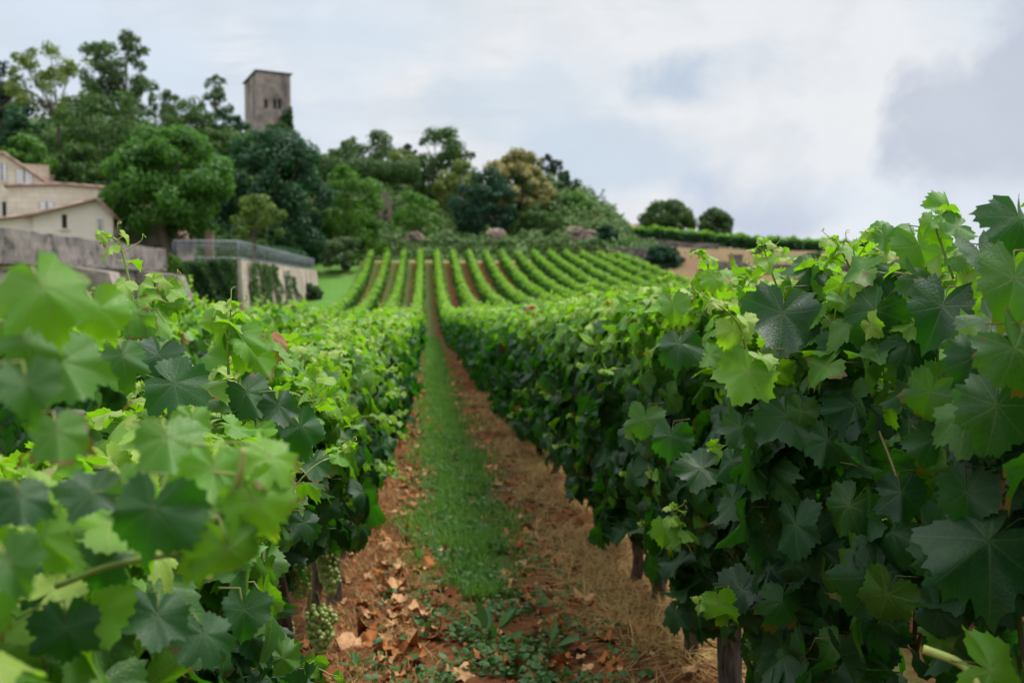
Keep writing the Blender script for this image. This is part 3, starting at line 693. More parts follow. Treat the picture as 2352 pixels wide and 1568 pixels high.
px_cane(vines[(-1, 3)], [(655, 1300), (650, 1400), (640, 1480)], [3.5, 3.5, 3.5], .005, 1, .4)
for (px, py, d, L, k) in ((735, 1395, 3.55, .165, 2), (690, 1290, 3.5, .12, 2), (752, 1265, 4.0, .14, 3), (650, 1420, 3.45, .11, 2), (840, 1090, 6.2, .14, 5), (868, 1040, 7.2, .14, 5), (808, 1165, 5.0, .12, 4), (760, 1300, 4.0, .11, 3)):
    grape_bunch(vines[(-1, k)], P(px, py, d), L, VL)

# wooden stakes in the rows
def stake(px, py, d, h, rad, label):
    p = P(px, py, d); z = float(G(p[0], p[1])); r = np.random.default_rng(int(px))
    root = thing('vineyard_stake', label, 'stake', (p[0], p[1], z), 'wooden stakes in the vine rows')
    g_ = Geo(); th_ = r.normal(0, .012, 2)
    pts = [[p[0]+th_[0]*i/5, p[1]+th_[1]*i/5, z-.1+(h+.1)*i/5] for i in range(6)]
    g_.tube(pts, rad*(1+r.normal(0, .05, 6)), 10); g_.build('stake_shaft', POST, root)
    g_ = Geo(); a = np.linspace(0, 2*np.pi, 20); zz = z+h*.86
    g_.tube(np.stack([p[0]+th_[0]*.86+rad*1.1*np.cos(a), p[1]+th_[1]*.86+rad*1.1*np.sin(a), np.full(20, zz)], 1), .0018, 5, cap=False); g_.build('wire_tie', WIRE, root)
WIRE = simple('galvanised_wire', (.25, .25, .26), (.15, .14, .14), 20, .45, .5)
stake(1680, 1560, 3.35, .34, .042, 'thick dark cut stake at the foot of the right vine row')
stake(1375, 1240, 6.3, .6, .032, 'third grey stake along the right vine row, close to the path edge')
stake(1512, 1420, 4.5, .42, .035, 'second dark stake along the right vine row, behind the straw grass')
stake(770, 1345, 4.6, .5, .038, 'dark weathered stake beside the big grape bunch in the left row')
stake(872, 1075, 9.3, .7, .03, 'farthest grey stake visible along the left row')
stake(1270, 1085, 8.6, .65, .03, 'farthest grey stake visible along the right row')
stake(832, 1180, 7.0, .6, .03, 'thin grey stake farther along the left row behind small bunches')

# the rest of the two near rows and all other rows as hedges
def vine_row(xc, y0, y1, label, ztop, seed, parts, hw=.27):
    r = np.random.default_rng(seed); root = thing('vine_row', label, 'vine row', (xc, .5*(y0+y1), float(G(xc, .5*(y0+y1)))), 'long rows of vines running up the slope')
    fo = Geo()
    for (a, b, per_m, lod, size) in parts:
        a, b = max(a, y0), min(b, y1)
        if b <= a: continue
        d = hedge(r, xc, a, b, int(per_m*(b-a)), ztop, .18, hw*(.85 if lod == 'tiny' else 1), size, near_side=(1 if xc < 0 else -1)*(1 if lod == 'tiny' else 0), rough=1.9 if lod == 'tiny' else 1.2)
        pos, nor, tip, sz, tint, yg = d
        scatter_leaves(fo, r, lod, pos, nor, tip, sz, tint, yg)
        if lod == 'low':
            for i in range(int((b-a)*5)):
                yy = r.uniform(a, b); x = xc+r.uniform(-.2, .2); zt = float(ztop(np.array(yy)))+float(G(xc, yy)); b0 = np.array([x, yy, zt-.1]); e = b0+np.array([r.normal(0, .05), r.normal(0, .05), r.uniform(.15, .3)])
                shoot(fo, r, [b0, .5*(b0+e), e], 'low', .08, .03, 5, .35, .9, .0025, 0)
    fo.build('foliage', [LEAF_FAR, STEM], root)
    tr = Geo()
    for yy in np.arange(y0+.4, y1, 1.1):
        z = float(G(xc, yy)); tr.tube([[xc, yy, z-.05], [xc+r.normal(0, .02), yy, z+.3], [xc, yy+r.normal(0, .02), z+.7]], [.035, .028, .022], 5)
    tag(tr.build('trunks', BARK, root), kind='stuff')
FARTOP = lambda y: 1.28 + .07*np.sin(y*1.7) + .06*np.sin(y*4.1) + .06*np.sin(y*7.3)
parts = [(0, 13, 620, 'mid', (.10, .14)), (13, 26, 420, 'low', (.11, .15)), (26, 95, 300, 'tiny', (.13, .18))]
vine_row(XR, 1.55+SP*6.5, 93, 'vine row continuing along the right side of the grassy path and up the far slope', lambda y: ZT_R(y)+.03*np.sin(y*3.1), 301, parts)
vine_row(XL, 1.05+SP*6.5, 93, 'vine row continuing along the left side of the grassy path and up the far slope', lambda y: ZT_L(y)+.03*np.sin(y*2.7), 302, parts)
lef = ['first vine row left of the path row on the far slope', 'second vine row left of the path row on the far slope', 'leftmost vine row on the far slope, beside the grass below the railing wall']
for i in range(3):
    vine_row(XL-1.5*(i+1), 5+2.5*i, 93, lef[i], FARTOP, 310+i, [(0, 26, 330, 'low', (.11, .15)), (26, 95, 280, 'tiny', (.13, .18))])
ordn = ['first', 'second', 'third', 'fourth', 'fifth', 'sixth', 'seventh', 'eighth', 'ninth', 'tenth']
for i in range(11):
    lb = f'{ordn[i]} vine row right of the path row on the far slope' if i < 10 else 'rightmost vine row on the far slope, below the stony bank and bushes'
    vine_row(XR+1.5*(i+1), 3+.6*i, 93-.35*max(0, i-7), lb, FARTOP, 330+i, [(0, 24, 300, 'low', (.11, .15)), (24, 95, 270, 'tiny', (.13, .18))])

# ------------------------------------------------------------------ trees and shrubs
TLEAF = (np.array([[0, -.5, 0], [.32, -.12, .10], [.22, .3, .06], [0, .55, -.06], [-.22, .3, .06], [-.32, -.12, .10]]), np.array([[0, 1, 2], [0, 2, 3], [0, 3, 4], [0, 4, 5]]), None, None)
FOL = {}
def fmat(key):
    spec = {'plane': ((.014, .070, .012), (.085, .215, .028), (.13, .34, .025)), 'dark': ((.008, .042, .018), (.026, .088, .032), (.02, .11, .02)),
            'bright': ((.026, .10, .010), (.085, .20, .018), (.13, .32, .02)), 'yellow': ((.07, .13, .025), (.19, .24, .05), (.22, .32, .05)),
            'grey': ((.03, .075, .025), (.10, .16, .06), (.10, .2, .04)), 'young': ((.05, .10, .016), (.12, .19, .03), (.15, .26, .03)), 'olive': ((.018, .062, .012), (.07, .135, .026), (.07, .17, .02)),
            'blue': ((.009, .042, .024), (.026, .085, .04), (.02, .1, .03)), 'conifer': ((.010, .026, .012), (.022, .045, .018), (.01, .04, .01)),
            'ivy': ((.014, .05, .014), (.05, .11, .026), (.06, .16, .02)), 'gold': ((.27, .24, .07), (.45, .40, .17), (.34, .30, .10)), 'red_ivy': ((.16, .05, .025), (.10, .10, .03), (.2, .08, .03))}[key]
    if key not in FOL: FOL[key] = foliage_material('leaves_'+key, *spec)
    return FOL[key]
TBARK = bark_material('tree_bark', (.07, .055, .045), (.19, .16, .13))
def tree(name, label, cat, bbox, d, key, leaf=.3, n=7000, clumps=70, cr=.26, airy=0.0, base=None, ry=1.0, trunk=.16, group=None, seed=None, tuft=None, limbs=9, flat=0.0):
    """bbox: crown box in the photograph at distance d; base: trunk foot z"""
    x0, y0, x1, y1 = bbox; r = np.random.default_rng(seed or int(x0*7+y0*3+d))
    y1 = y1 + (.22*(y1-y0) if d > 90 and not airy > .4 else 0)
    c_ = P(.5*(x0+x1), .5*(y0+y1), d); rx = (x1-x0)/2/FPX*d; rz = (y1-y0)/2/FPX*d; rad = np.array([rx, rx*ry, rz]); mr = (rx*rx*rz)**(1/3)
    if base is None: base = float(np.maximum(Hh(c_[0], d), G(c_[0], d)))
    base = min(base, c_[2]-rz*.55)
    root = thing(name, label, cat, (c_[0], d, base), group)
    u = nrm(r.normal(0, 1, (clumps, 3))); u[:, 2] = np.where(u[:, 2] < -.9, -u[:, 2], u[:, 2])
    fac = np.where(r.random(clumps) < .72-airy*.4, r.uniform(.74, .93, clumps), r.uniform(.25, .75, clumps))
    cc = c_ + u*rad*fac[:, None]; rc = cr*mr*r.uniform(.6, 1.3, clumps)
    if flat: cc[:, 2] = np.maximum(cc[:, 2], c_[2]-rz*flat)
    k = r.integers(0, clumps, n); wgt = rc[k]/rc.max(); keep = r.random(n) < .35+.65*wgt**2; k = k[keep]; m_ = len(k)
    v = nrm(r.normal(0, 1, (m_, 3)) + .55*nrm((cc[k]-c_)/rad))
    pos = cc[k] + v*(rc[k]*r.uniform(.5, 1.08, m_))[:, None]*np.array([1, 1, .85])
    nor = v + r.normal(0, .45, (m_, 3)) + [0, 0, .25]; tip = r.normal(0, 1, (m_, 3)) - [0, 0, .7]
    ct = r.random(clumps); tint = np.clip(.55*ct[k]+.45*r.random(m_), 0, 1)
    g_ = Geo(); which = np.zeros(m_, bool)
    if tuft: which = (v[:, 2] > -.3+r.normal(0, .25, m_)) & (r.random(m_) < .88)
    g_.inst(TLEAF, frames(nor, tip)[~which], pos[~which], leaf*r.uniform(.65, 1.25, m_)[~which], tint[~which], np.zeros((~which).sum()))
    g_.build('crown', fmat(key), root)
    if tuft:
        b = Geo(); b.inst(TLEAF, frames(nor, tip)[which], pos[which], leaf*r.uniform(.6, 1.1, m_)[which], tint[which], np.zeros(which.sum())); b.build('blossom', fmat(tuft), root)
    tk = Geo(); top = np.array([c_[0]+r.normal(0, .1*rx), d, c_[2]-rz*.25]); foot = np.array([c_[0], d, base-.3])
    h_ = top[2]-foot[2]; tr_ = trunk*(1 if trunk else 0)
    tk.tube(bez([foot, foot+(top-foot)*.4+r.normal(0, .03*h_, 3)*[1, 1, 0], top], 10), np.linspace(tr_*1.25, tr_*.6, 10), 9)
    far = np.argsort(-np.linalg.norm((cc-c_)/rad, axis=1))[:limbs*2:2]
    for q in far:
        s0 = foot+(top-foot)*r.uniform(.55, 1); e = cc[q]; tk.tube(bez([s0, .5*(s0+e)+[0, 0, .12*mr], e], 8), np.linspace(tr_*.5, tr_*.1, 8), 6)
    tk.build('trunk', TBARK, root); return root

# left: behind the houses
tree('plane_tree', 'round bright green plane tree on the terrace in front of the houses', 'tree', (250, 306, 520, 546), 58, 'plane', .26, 30000, 130, .24, base=2.4, trunk=.24, limbs=14)
tree('evergreen_tree', 'huge dense dark green tree just below the old tower', 'tree', (488, 296, 748, 600), 92, 'dark', .36, 30000, 130, .22, base=3.2, trunk=.3)
tree('young_tree', 'small yellow green tree on a thin trunk behind the railing', 'tree', (508, 446, 660, 562), 55, 'young', .2, 3200, 34, .24, .45, base=2.4, trunk=.09)
tree('acacia_tree', 'tall airy tree with a yellowish crown at the top left', 'tree', (25, 88, 235, 330), 108, 'yellow', .38, 5200, 44, .2, .7, trunk=.22, limbs=18)
tree('acacia_tree', 'tallest grey green airy tree on the left skyline', 'tree', (190, 78, 372, 300), 104, 'grey', .36, 8000, 54, .2, .55, trunk=.24, limbs=18)
tree('oak_tree', 'dark green broad tree between the tall airy trees and the plane tree', 'tree', (105, 230, 380, 420), 98, 'olive', .36, 12000, 80, .24, .1, trunk=.26)
tree('conifer_tree', 'nearly black tree cut by the left picture edge', 'tree', (-70, 140, 45, 330), 112, 'conifer', .36, 7000, 50, .26, trunk=.25)
tree('sparse_tree', 'thin see-through tree left of the tower', 'tree', (435, 165, 552, 300), 132, 'grey', .38, 1500, 26, .17, .8, trunk=.14, limbs=14)
tree('sparse_tree', 'low pale see-through tree left of the thin tree by the tower', 'tree', (345, 205, 440, 290), 130, 'grey', .36, 1700, 26, .2, .6, trunk=.14, limbs=12)
for (bb, dd, ky, lb) in (((0, 318, 118, 430), 84, 'bright', 'green bush behind the tall cream house at the left edge'), ((-20, 250, 110, 350), 100, 'dark', 'dark thicket under the yellowish airy tree'),
        ((110, 340, 250, 450), 88, 'olive', 'dark olive bush behind the low house wing'), ((360, 235, 500, 330), 122, 'olive', 'ridge thicket of olive green bushes left of the tower'),
        ((480, 255, 575, 330), 128, 'dark', 'dark bush against the left foot of the tower'), ((440, 300, 560, 400), 108, 'olive', 'bush behind the top right of the plane tree'),
        ((605, 285, 675, 345), 134, 'ivy', 'dark bush at the right foot of the tower')):
    tree('bush', lb, 'bush', bb, dd, ky, .34, 5000, 45, .28, .1, trunk=.1, limbs=5)
# middle hill
tree('ash_tree', 'bright green tall tree at the left end of the vineyard slope', 'tree', (722, 380, 880, 590), 97, 'bright', .32, 13000, 90, .22, .15, base=2.5, trunk=.2)
tree('oak_tree', 'round grey green tree on the ridge right of the tower', 'tree', (778, 303, 915, 400), 132, 'grey', .4, 6500, 60, .25, .1, trunk=.2)
tree('oak_tree', 'tall dark tree rising highest on the middle ridge', 'tree', (945, 296, 1090, 450), 122, 'olive', .36, 9500, 70, .24, .15, trunk=.25)
tree('small_tree', 'tiny dark treetop between the two ridge trees', 'tree', (915, 332, 962, 390), 134, 'dark', .3, 1400, 20, .3, .2, trunk=.1)
tree('chestnut_tree', 'chestnut tree covered in golden cream blossom', 'tree', (1108, 343, 1266, 498), 110, 'olive', .34, 24000, 130, .21, trunk=.25, tuft='gold')
tree('holm_oak_tree', 'very dark bluish round tree left of the blossoming chestnut', 'tree', (1035, 392, 1185, 530), 106, 'blue', .32, 12000, 80, .24, trunk=.22)
tree('willow_tree', 'pale yellow green tree behind the dark bluish tree', 'tree', (1000, 370, 1112, 480), 116, 'yellow', .34, 5500, 50, .24, .2, trunk=.18)
tree('bare_tree', 'small dark tree with thin twigs right of the blossoming chestnut', 'tree', (1236, 350, 1300, 430), 118, 'conifer', .28, 1500, 24, .22, .6, trunk=.12, limbs=14)
tree('small_tree', 'dark green bushy tree at the right shoulder of the hill', 'tree', (1255, 392, 1332, 480), 114, 'dark', .32, 4500, 40, .26, .1, trunk=.14)
tree('snag_tree', 'lone leafless twiggy sapling on the right hill edge', 'tree', (1368, 428, 1398, 478), 110, 'conifer', .2, 150, 10, .2, .8, trunk=.06, limbs=8)
for (bb, dd, ky, lb) in (((725, 345, 800, 410), 126, 'olive', 'low olive bush on the ridge right of the big dark tree'), ((880, 345, 960, 410), 126, 'yellow', 'yellowish bush on the ridge left of the tall dark tree'),
        ((905, 445, 1010, 540), 104, 'bright', 'light green shrub above the left rock face'), ((1190, 470, 1300, 545), 104, 'olive', 'olive shrub under the blossoming chestnut'),
        ((1290, 440, 1360, 520), 108, 'bright', 'grassy green shrub on the right hill shoulder'), ((1365, 515, 1418, 575), 99, 'dark', 'dark shrub at the right end of the rock face'),
        ((1478, 566, 1570, 625), 88, 'blue', 'dark rounded bush below the stony bank'), ((1560, 575, 1640, 620), 93, 'grey', 'grey green bush right of the dark rounded bush below the bank'),
        ((740, 545, 830, 625), 88, 'grey', 'grey green shrub on the bank above the left vineyard corner'), ((675, 655, 740, 700), 76, 'ivy', 'low bush at the foot of the railing wall'), ((1715, 572, 1790, 606), 92, 'olive', 'low olive scrub on the bank just right of the grey pillar'),
        ((1425, 548, 1470, 572), 104, 'bright', 'small bright bush on the bank between the rock face and the dry wall'), ((1840, 580, 1900, 612), 90, 'grey', 'small grey green scrub farthest right on the brown bank')):
    tree('shrub', lb, 'shrub', bb, dd, ky, .28, 4200, 42, .28, .1, trunk=.06, limbs=4, base=float(P(.5*(bb[0]+bb[2]), bb[3], dd)[2]))
tree('oak_tree', 'larger of the two round trees on the right skyline', 'tree', (1472, 460, 1592, 545), 136, 'olive', .38, 18000, 120, .25, trunk=.25, flat=.55, base=7.5)
tree('oak_tree', 'smaller of the two round trees on the right skyline', 'tree', (1602, 480, 1682, 545), 146, 'grey', .38, 14000, 100, .25, trunk=.22, flat=.55, base=7.0)

# clipped hedges on the terrace and the dark terraced bramble bank
def clipped_hedge(label, p0, p1, wd, h, key, n, leaf=.16):
    p0, p1 = np.array(p0), np.array(p1); r = np.random.default_rng(int(abs(p0[0]*91)+abs(p1[1]*13)))
    root = thing('hedge', label, 'hedge', .5*(p0+p1)); ax = p1-p0; L = np.linalg.norm(ax); ax = ax/L; sd = np.array([-ax[1], ax[0], 0]); sd /= np.linalg.norm(sd)
    f = r.random(n)*L; a = r.uniform(-np.pi*.15, np.pi*1.15, n); bump_ = 1+.13*np.sin(f*1.3+p0[0])+.09*np.sin(f*3.7)+.06*r.normal(0, 1, n)
    q = np.cos(a)*wd/2*bump_; z = (.45+.55*np.sin(a)*bump_)*h
    pos = p0 + f[:, None]*ax + q[:, None]*sd + z[:, None]*np.array([0, 0, 1.])
    nor = np.cos(a)[:, None]*sd + np.sin(a)[:, None]*np.array([0, 0, 1.]) + r.normal(0, .4, (n, 3))
    g_ = Geo(); g_.inst(TLEAF, frames(nor, r.normal(0, 1, (n, 3))-[0, 0, .5]), pos, leaf*r.uniform(.7, 1.3, n), r.random(n), np.zeros(n)); g_.build('foliage', fmat(key), root)
    s = Geo()
    for u in np.linspace(.05, .95, max(3, int(L/1.5))): s.tube([p0+ax*L*u-[0, 0, .2], p0+ax*L*u+[0, 0, h*.6]], [.05, .03], 5)
    tag(s.build('stems', TBARK, root), kind='stuff')
clipped_hedge('clipped dark hedge behind the sloping railing', (-10.6, 66, 2.4), (-9.9, 82, 2.4), 1.2, 1.35, 'dark', 5000)
clipped_hedge('long dark overgrown hedge across the hill below the ridge trees', P(735, 418, 112), P(965, 430, 112), 3.5, 2.6, 'olive', 9000, .3)

# undergrowth over the hillside
def undergrowth():
    r = np.random.default_rng(55); n = 95000
    x = r.uniform(-45, 26.5, n); y = 83.5 + (r.random(n)**1.25)*52; k = smooth(-14, -8.5, x); keep = y > 83+12.4*k
    x, y = x[keep], y[keep]; n = len(x); z = Hh(x, y)
    lump = np.maximum(0, np.sin(x*1.1+y*.5)*np.sin(y*.9-x*.35)+.35*np.sin(x*2.9-y*1.7)); hgt = (.25+1.15*lump)*np.sqrt(r.random(n))
    # keep rock outcrops clear
    px, py, dz = project(np.stack([x, y, z+hgt], 1)); ok = np.ones(n, bool)
    for (a, b, c_, d_) in ROCKS: ok &= ~((np.abs(px-(a+c_)/2) < (c_-a)*.26) & (np.abs(py-(b+d_)/2) < (d_-b)*.26) & (y < 108))
    x, y, z, hgt, lump = x[ok], y[ok], z[ok], hgt[ok], lump[ok]; n = len(x)
    pos = np.stack([x, y, z+hgt], 1); nor = np.stack([r.normal(0, .6, n), -.5+r.normal(0, .5, n), 1+r.normal(0, .3, n)], 1)
    patch = .5+.5*np.sin(x*.55+1.3*np.sin(y*.31))*np.sin(y*.42+x*.2)
    g_ = Geo(); g_.inst(TLEAF, frames(nor, r.normal(0, 1, (n, 3))), pos, .36*r.uniform(.6, 1.4, n), np.clip(.6*patch+.4*r.random(n), 0, 1), np.zeros(n))
    o = g_.build('undergrowth', foliage_material('bramble_leaves', (.018, .075, .012), (.13, .235, .04), (.06, .15, .015), scale=.3)); tag(o, 'brambles and ivy covering the hillside', 'undergrowth', kind='stuff')
ROCKS = [(915, 530, 985, 580), (1118, 528, 1160, 556), (1296, 524, 1372, 560), (862, 430, 905, 486)]
undergrowth()
ROCKM = stone_material('limestone_rock', (.27, .20, .165), (.18, .14, .12), (.085, .07, .06), 1.2, .8)
def rock(label, x0, y0, x1, y1, d):
    r = np.random.default_rng(int(x0)); V, F = icosphere(4); c_ = P(.5*(x0+x1), .5*(y0+y1), d); s = np.array([(x1-x0)/2, (x1-x0)/2.2, (y1-y0)/2])/FPX*d*.9
    off = sum(a*np.sin(V@r.normal(0, f, 3)+r.uniform(0, 6)) for a, f in ((.22, 2.5), (.12, 6), (.06, 12), (.04, 25)))
    V = np.sign(V)*np.abs(V)**.7*(1+off[:, None]); g_ = Geo(); g_.add(c_+V*s, F3=F)
    o = g_.build('rock_outcrop', ROCKM, origin=c_, smooth=False); tag(o, label, 'rock', 'rock faces above the vineyard')
rock('largest pale rock face above the left end of the vine rows', 918, 528, 984, 590, 99.6)
rock('small pale rock patch in the middle of the bramble bank', 1118, 526, 1160, 560, 100.2)
rock('left of the two pale rock patches at the right end of the bank', 1300, 522, 1340, 566, 100.2)
rock('right of the two pale rock patches at the right end of the bank', 1338, 528, 1374, 560, 100.2)

# ------------------------------------------------------------------ buildings and walls
LIME = stone_material('tower_limestone', (.45, .375, .335), (.30, .25, .23), (.10, .085, .088), .7, .85, (.9, .42))
CREAM = stone_material('cream_stone', (.80, .73, .62), (.70, .62, .51), (.45, .38, .32), .8, .35, (.8, .35))
PLASTER = stone_material('pale_plaster', (.72, .66, .60), (.66, .60, .54), (.5, .44, .39), .5, .3)
WALLM = stone_material('weathered_wall_stone', (.29, .25, .235), (.17, .15, .145), (.06, .055, .053), 1.5, .9, (.55, .27), 18, 1.1)
BUTT = stone_material('buttress_stone', (.42, .35, .32), (.30, .25, .235), (.10, .085, .08), 1.3, .7, (.55, .27), 18, .6)
WALL2 = stone_material('cream_wall_stone', (.56, .48, .40), (.44, .37, .31), (.17, .14, .12), 1.0, .8, (.6, .3))
TILE = tile_material('clay_tiles'); SHUT = simple('white_shutter_paint', (.72, .73, .76), (.62, .63, .67), 3, .5); DARKW = simple('dark_opening', (.02, .016, .014), (.035, .028, .024), 4, .6)
WOOD = simple('brown_wood', (.13, .07, .045), (.08, .045, .03), 8, .7)
def wallgrid(geo, a, b, z0, ztop, holes=(), mat=0):
    """flat wall from a to b with rectangular openings (u0,u1,z0,z1); ztop: function of u in metres"""
    a, b = np.array(a, float), np.array(b, float); L = np.linalg.norm(b-a); ax = (b-a)/L
    us = sorted(set([0, L]+[h[0] for h in holes]+[h[1] for h in holes]+list(np.linspace(0, L, 9)))); zs = sorted(set([h[2] for h in holes]+[h[3] for h in holes]))
    for i in range(len(us)-1):
        u0, u1 = us[i], us[i+1]; um = .5*(u0+u1); col = sorted([z0]+zs)
        for j in range(len(col)):
            lo = col[j]; hi = col[j+1] if j+1 < len(col) else None
            if hi is not None and any(h[0] < um < h[1] and h[2] <= .5*(lo+hi) <= h[3] for h in holes): continue
            t0, t1 = (hi, hi) if hi is not None else (ztop(u0), ztop(u1))
            q = lambda u, z: [a[0]+ax[0]*u, a[1]+ax[1]*u, z]
            geo.add([q(u0, lo), q(u1, lo), q(u1, t1), q(u0, t0)], F4=[[0, 1, 2, 3]], mat=mat)

# the old tower
TD = 140; tl = P(563, 300, TD+4.6); tm = P(588, 300, TD-1.2); tr_ = P(667, 300, TD-.2); ztop_t = P(600, 166, TD)[2]; zb = 19.0
root = thing('stone_tower', 'old square stone tower with small dark windows on the hilltop', 'tower', (tm[0], TD, zb))
A = np.array([tl[0], TD+4.6]); B = np.array([tm[0]+.05, TD-.6]); C = np.array([tr_[0], TD+.4]); D = C + (A-B)*1.0
g_ = Geo(); zl = P(563, 194, TD+4.6)[2]
zA = zl; fl = np.linalg.norm(C-B)
wins = [(fl*.225, fl*.31, P(0, 240, TD)[2], P(0, 221, TD)[2]), (fl*.49, fl*.575, P(0, 240, TD)[2], P(0, 219, TD)[2]), (fl*.625, fl*.71, P(0, 240, TD)[2], P(0, 219, TD)[2])]
wallgrid(g_, B, C, zb-1, lambda u: ztop_t - .25*u/fl, wins); wallgrid(g_, A, B, zb-1, lambda u: zA+(ztop_t-zA)*u/np.linalg.norm(B-A))
wallgrid(g_, C, D, zb-1, lambda u: ztop_t-.25+(zA-ztop_t)*u/np.linalg.norm(D-C)); wallgrid(g_, D, A, zb-1, lambda u: zA)
g_.build('wall', LIME, root, smooth=False)
fx = np.append(C-B, 0)/fl; fn = np.array([-fx[1], fx[0], 0])
for (u0, u1, z0, z1) in wins:
    w_ = Geo(); cpt = np.append(B, 0)+fx*(u0+u1)/2+fn*.35; w_.box((cpt[0], cpt[1], (z0+z1)/2), (u1-u0+.1, .08, z1-z0+.1), math.atan2(fx[1], fx[0])); o = w_.build('window', DARKW, root)
    f_ = Geo(); 
    for e in (u0-.06, u1+.06):
        q = np.append(B, 0)+fx*e-fn*.02; f_.box((q[0], q[1], (z0+z1)/2), (.12, .12, z1-z0+.2), math.atan2(fx[1], fx[0]))
    q = np.append(B, 0)+fx*(u0+u1)/2-fn*.02; f_.box((q[0], q[1], z1+.16), (u1-u0+.4, .14, .14), math.atan2(fx[1], fx[0])); f_.build('window_frame', LIME, o, smooth=False)
rf = Geo(); e = .22; nA = nrm(A-B)*e; nC = nrm(C-B)*e
q = [np.append(A+nA-nC, zA+.02), np.append(B-nA-nC, ztop_t+.03), np.append(C-nA+nC, ztop_t-.22), np.append(D+nA+nC, zA+.02)]
rf.add(q+[p+np.array([0, 0, .18]) for p in q], F4=[[3, 2, 1, 0], [4, 5, 6, 7], [0, 1, 5, 4], [1, 2, 6, 5], [2, 3, 7, 6], [3, 0, 4, 7]]); rf.build('roof', simple('slate_roof', (.06, .075, .08), (.10, .11, .11), 3, .7), root, smooth=False)
bs_ = Geo()                               # battered plinth on the front corner
b3 = np.append(B, 0); bs_.poly([b3+fx*.3-fn*.0+[0, 0, zb+3.2], b3+fx*0-fn*1.1+[0, 0, zb-1], b3+fx*fl*.62-fn*1.0+[0, 0, zb-1], b3+fx*fl*.5-fn*.03+[0, 0, zb+3.6]])
bs_.poly([b3+fx*.3+[0, 0, zb+3.2], b3+fx*.05+[0, 0, zb-1], b3-fn*1.1+[0, 0, zb-1]]); bs_.build('plinth', LIME, root, smooth=False)

def ivy(label, corners, n, key, leaf, thick, seed, prof=None):
    """ivy hanging on a wall quad a(bottom-left) b(bottom-right) c(top-right) d(top-left)"""
    r = np.random.default_rng(seed); a, b, c_, d_ = [np.array(p, float) for p in corners]
    u, v = r.random(n), r.random(n)
    if prof is not None:
        ok = prof(u, v, r); u, v = u[ok], v[ok]; n = len(u)
    base = (1-u)[:, None]*((1-v)[:, None]*a+v[:, None]*d_) + u[:, None]*((1-v)[:, None]*b+v[:, None]*c_)
    nn = nrm(np.cross(b-a, d_-a)); lump = np.clip(.5+.35*np.sin(u*9+seed)*np.sin(v*8+seed*2)+.3*np.sin(u*23+v*17), .1, 1.3)
    pos = base + nn*(thick*lump*np.sqrt(r.random(n)))[:, None]
    root = thing('ivy', label, 'ivy', .5*(a+b)); g_ = Geo(); m_ = n
    g_.inst(TLEAF, frames(nn+r.normal(0, .5, (m_, 3))+[0, 0, .3], r.normal(0, .6, (m_, 3))-[0, 0, 1]), pos, leaf*r.uniform(.6, 1.3, m_), np.clip(.5*lump+.5*r.random(m_), 0, 1), np.zeros(m_)); g_.build('foliage', fmat(key), root)
    s = Geo()
    for k in range(5):
        uu = r.uniform(.1, .9); s.tube(bez([a+(b-a)*uu+nn*.03, .5*(a+(b-a)*uu+d_+(c_-d_)*(uu+.05))+nn*.03, d_+(c_-d_)*np.clip(uu+r.normal(0, .1), .1, .9)+nn*.03], 8), np.linspace(.05, .015, 8), 5)
    s.build('stem', TBARK, root)
b3z = lambda u, z: np.append(B, 0)+fx*u-fn*.05+np.array([0, 0, z])
ivy('ivy climbing the right half of the old tower', [b3z(fl*.5, zb-.5), b3z(fl*1.08, zb-.5), b3z(fl*1.02, zb+6.4), b3z(fl*.62, zb+6.0)], 3800, 'ivy', .4, .9, 5, lambda u, v, r: v < .55+.45*u+.2*r.normal(0, .5, len(u)))

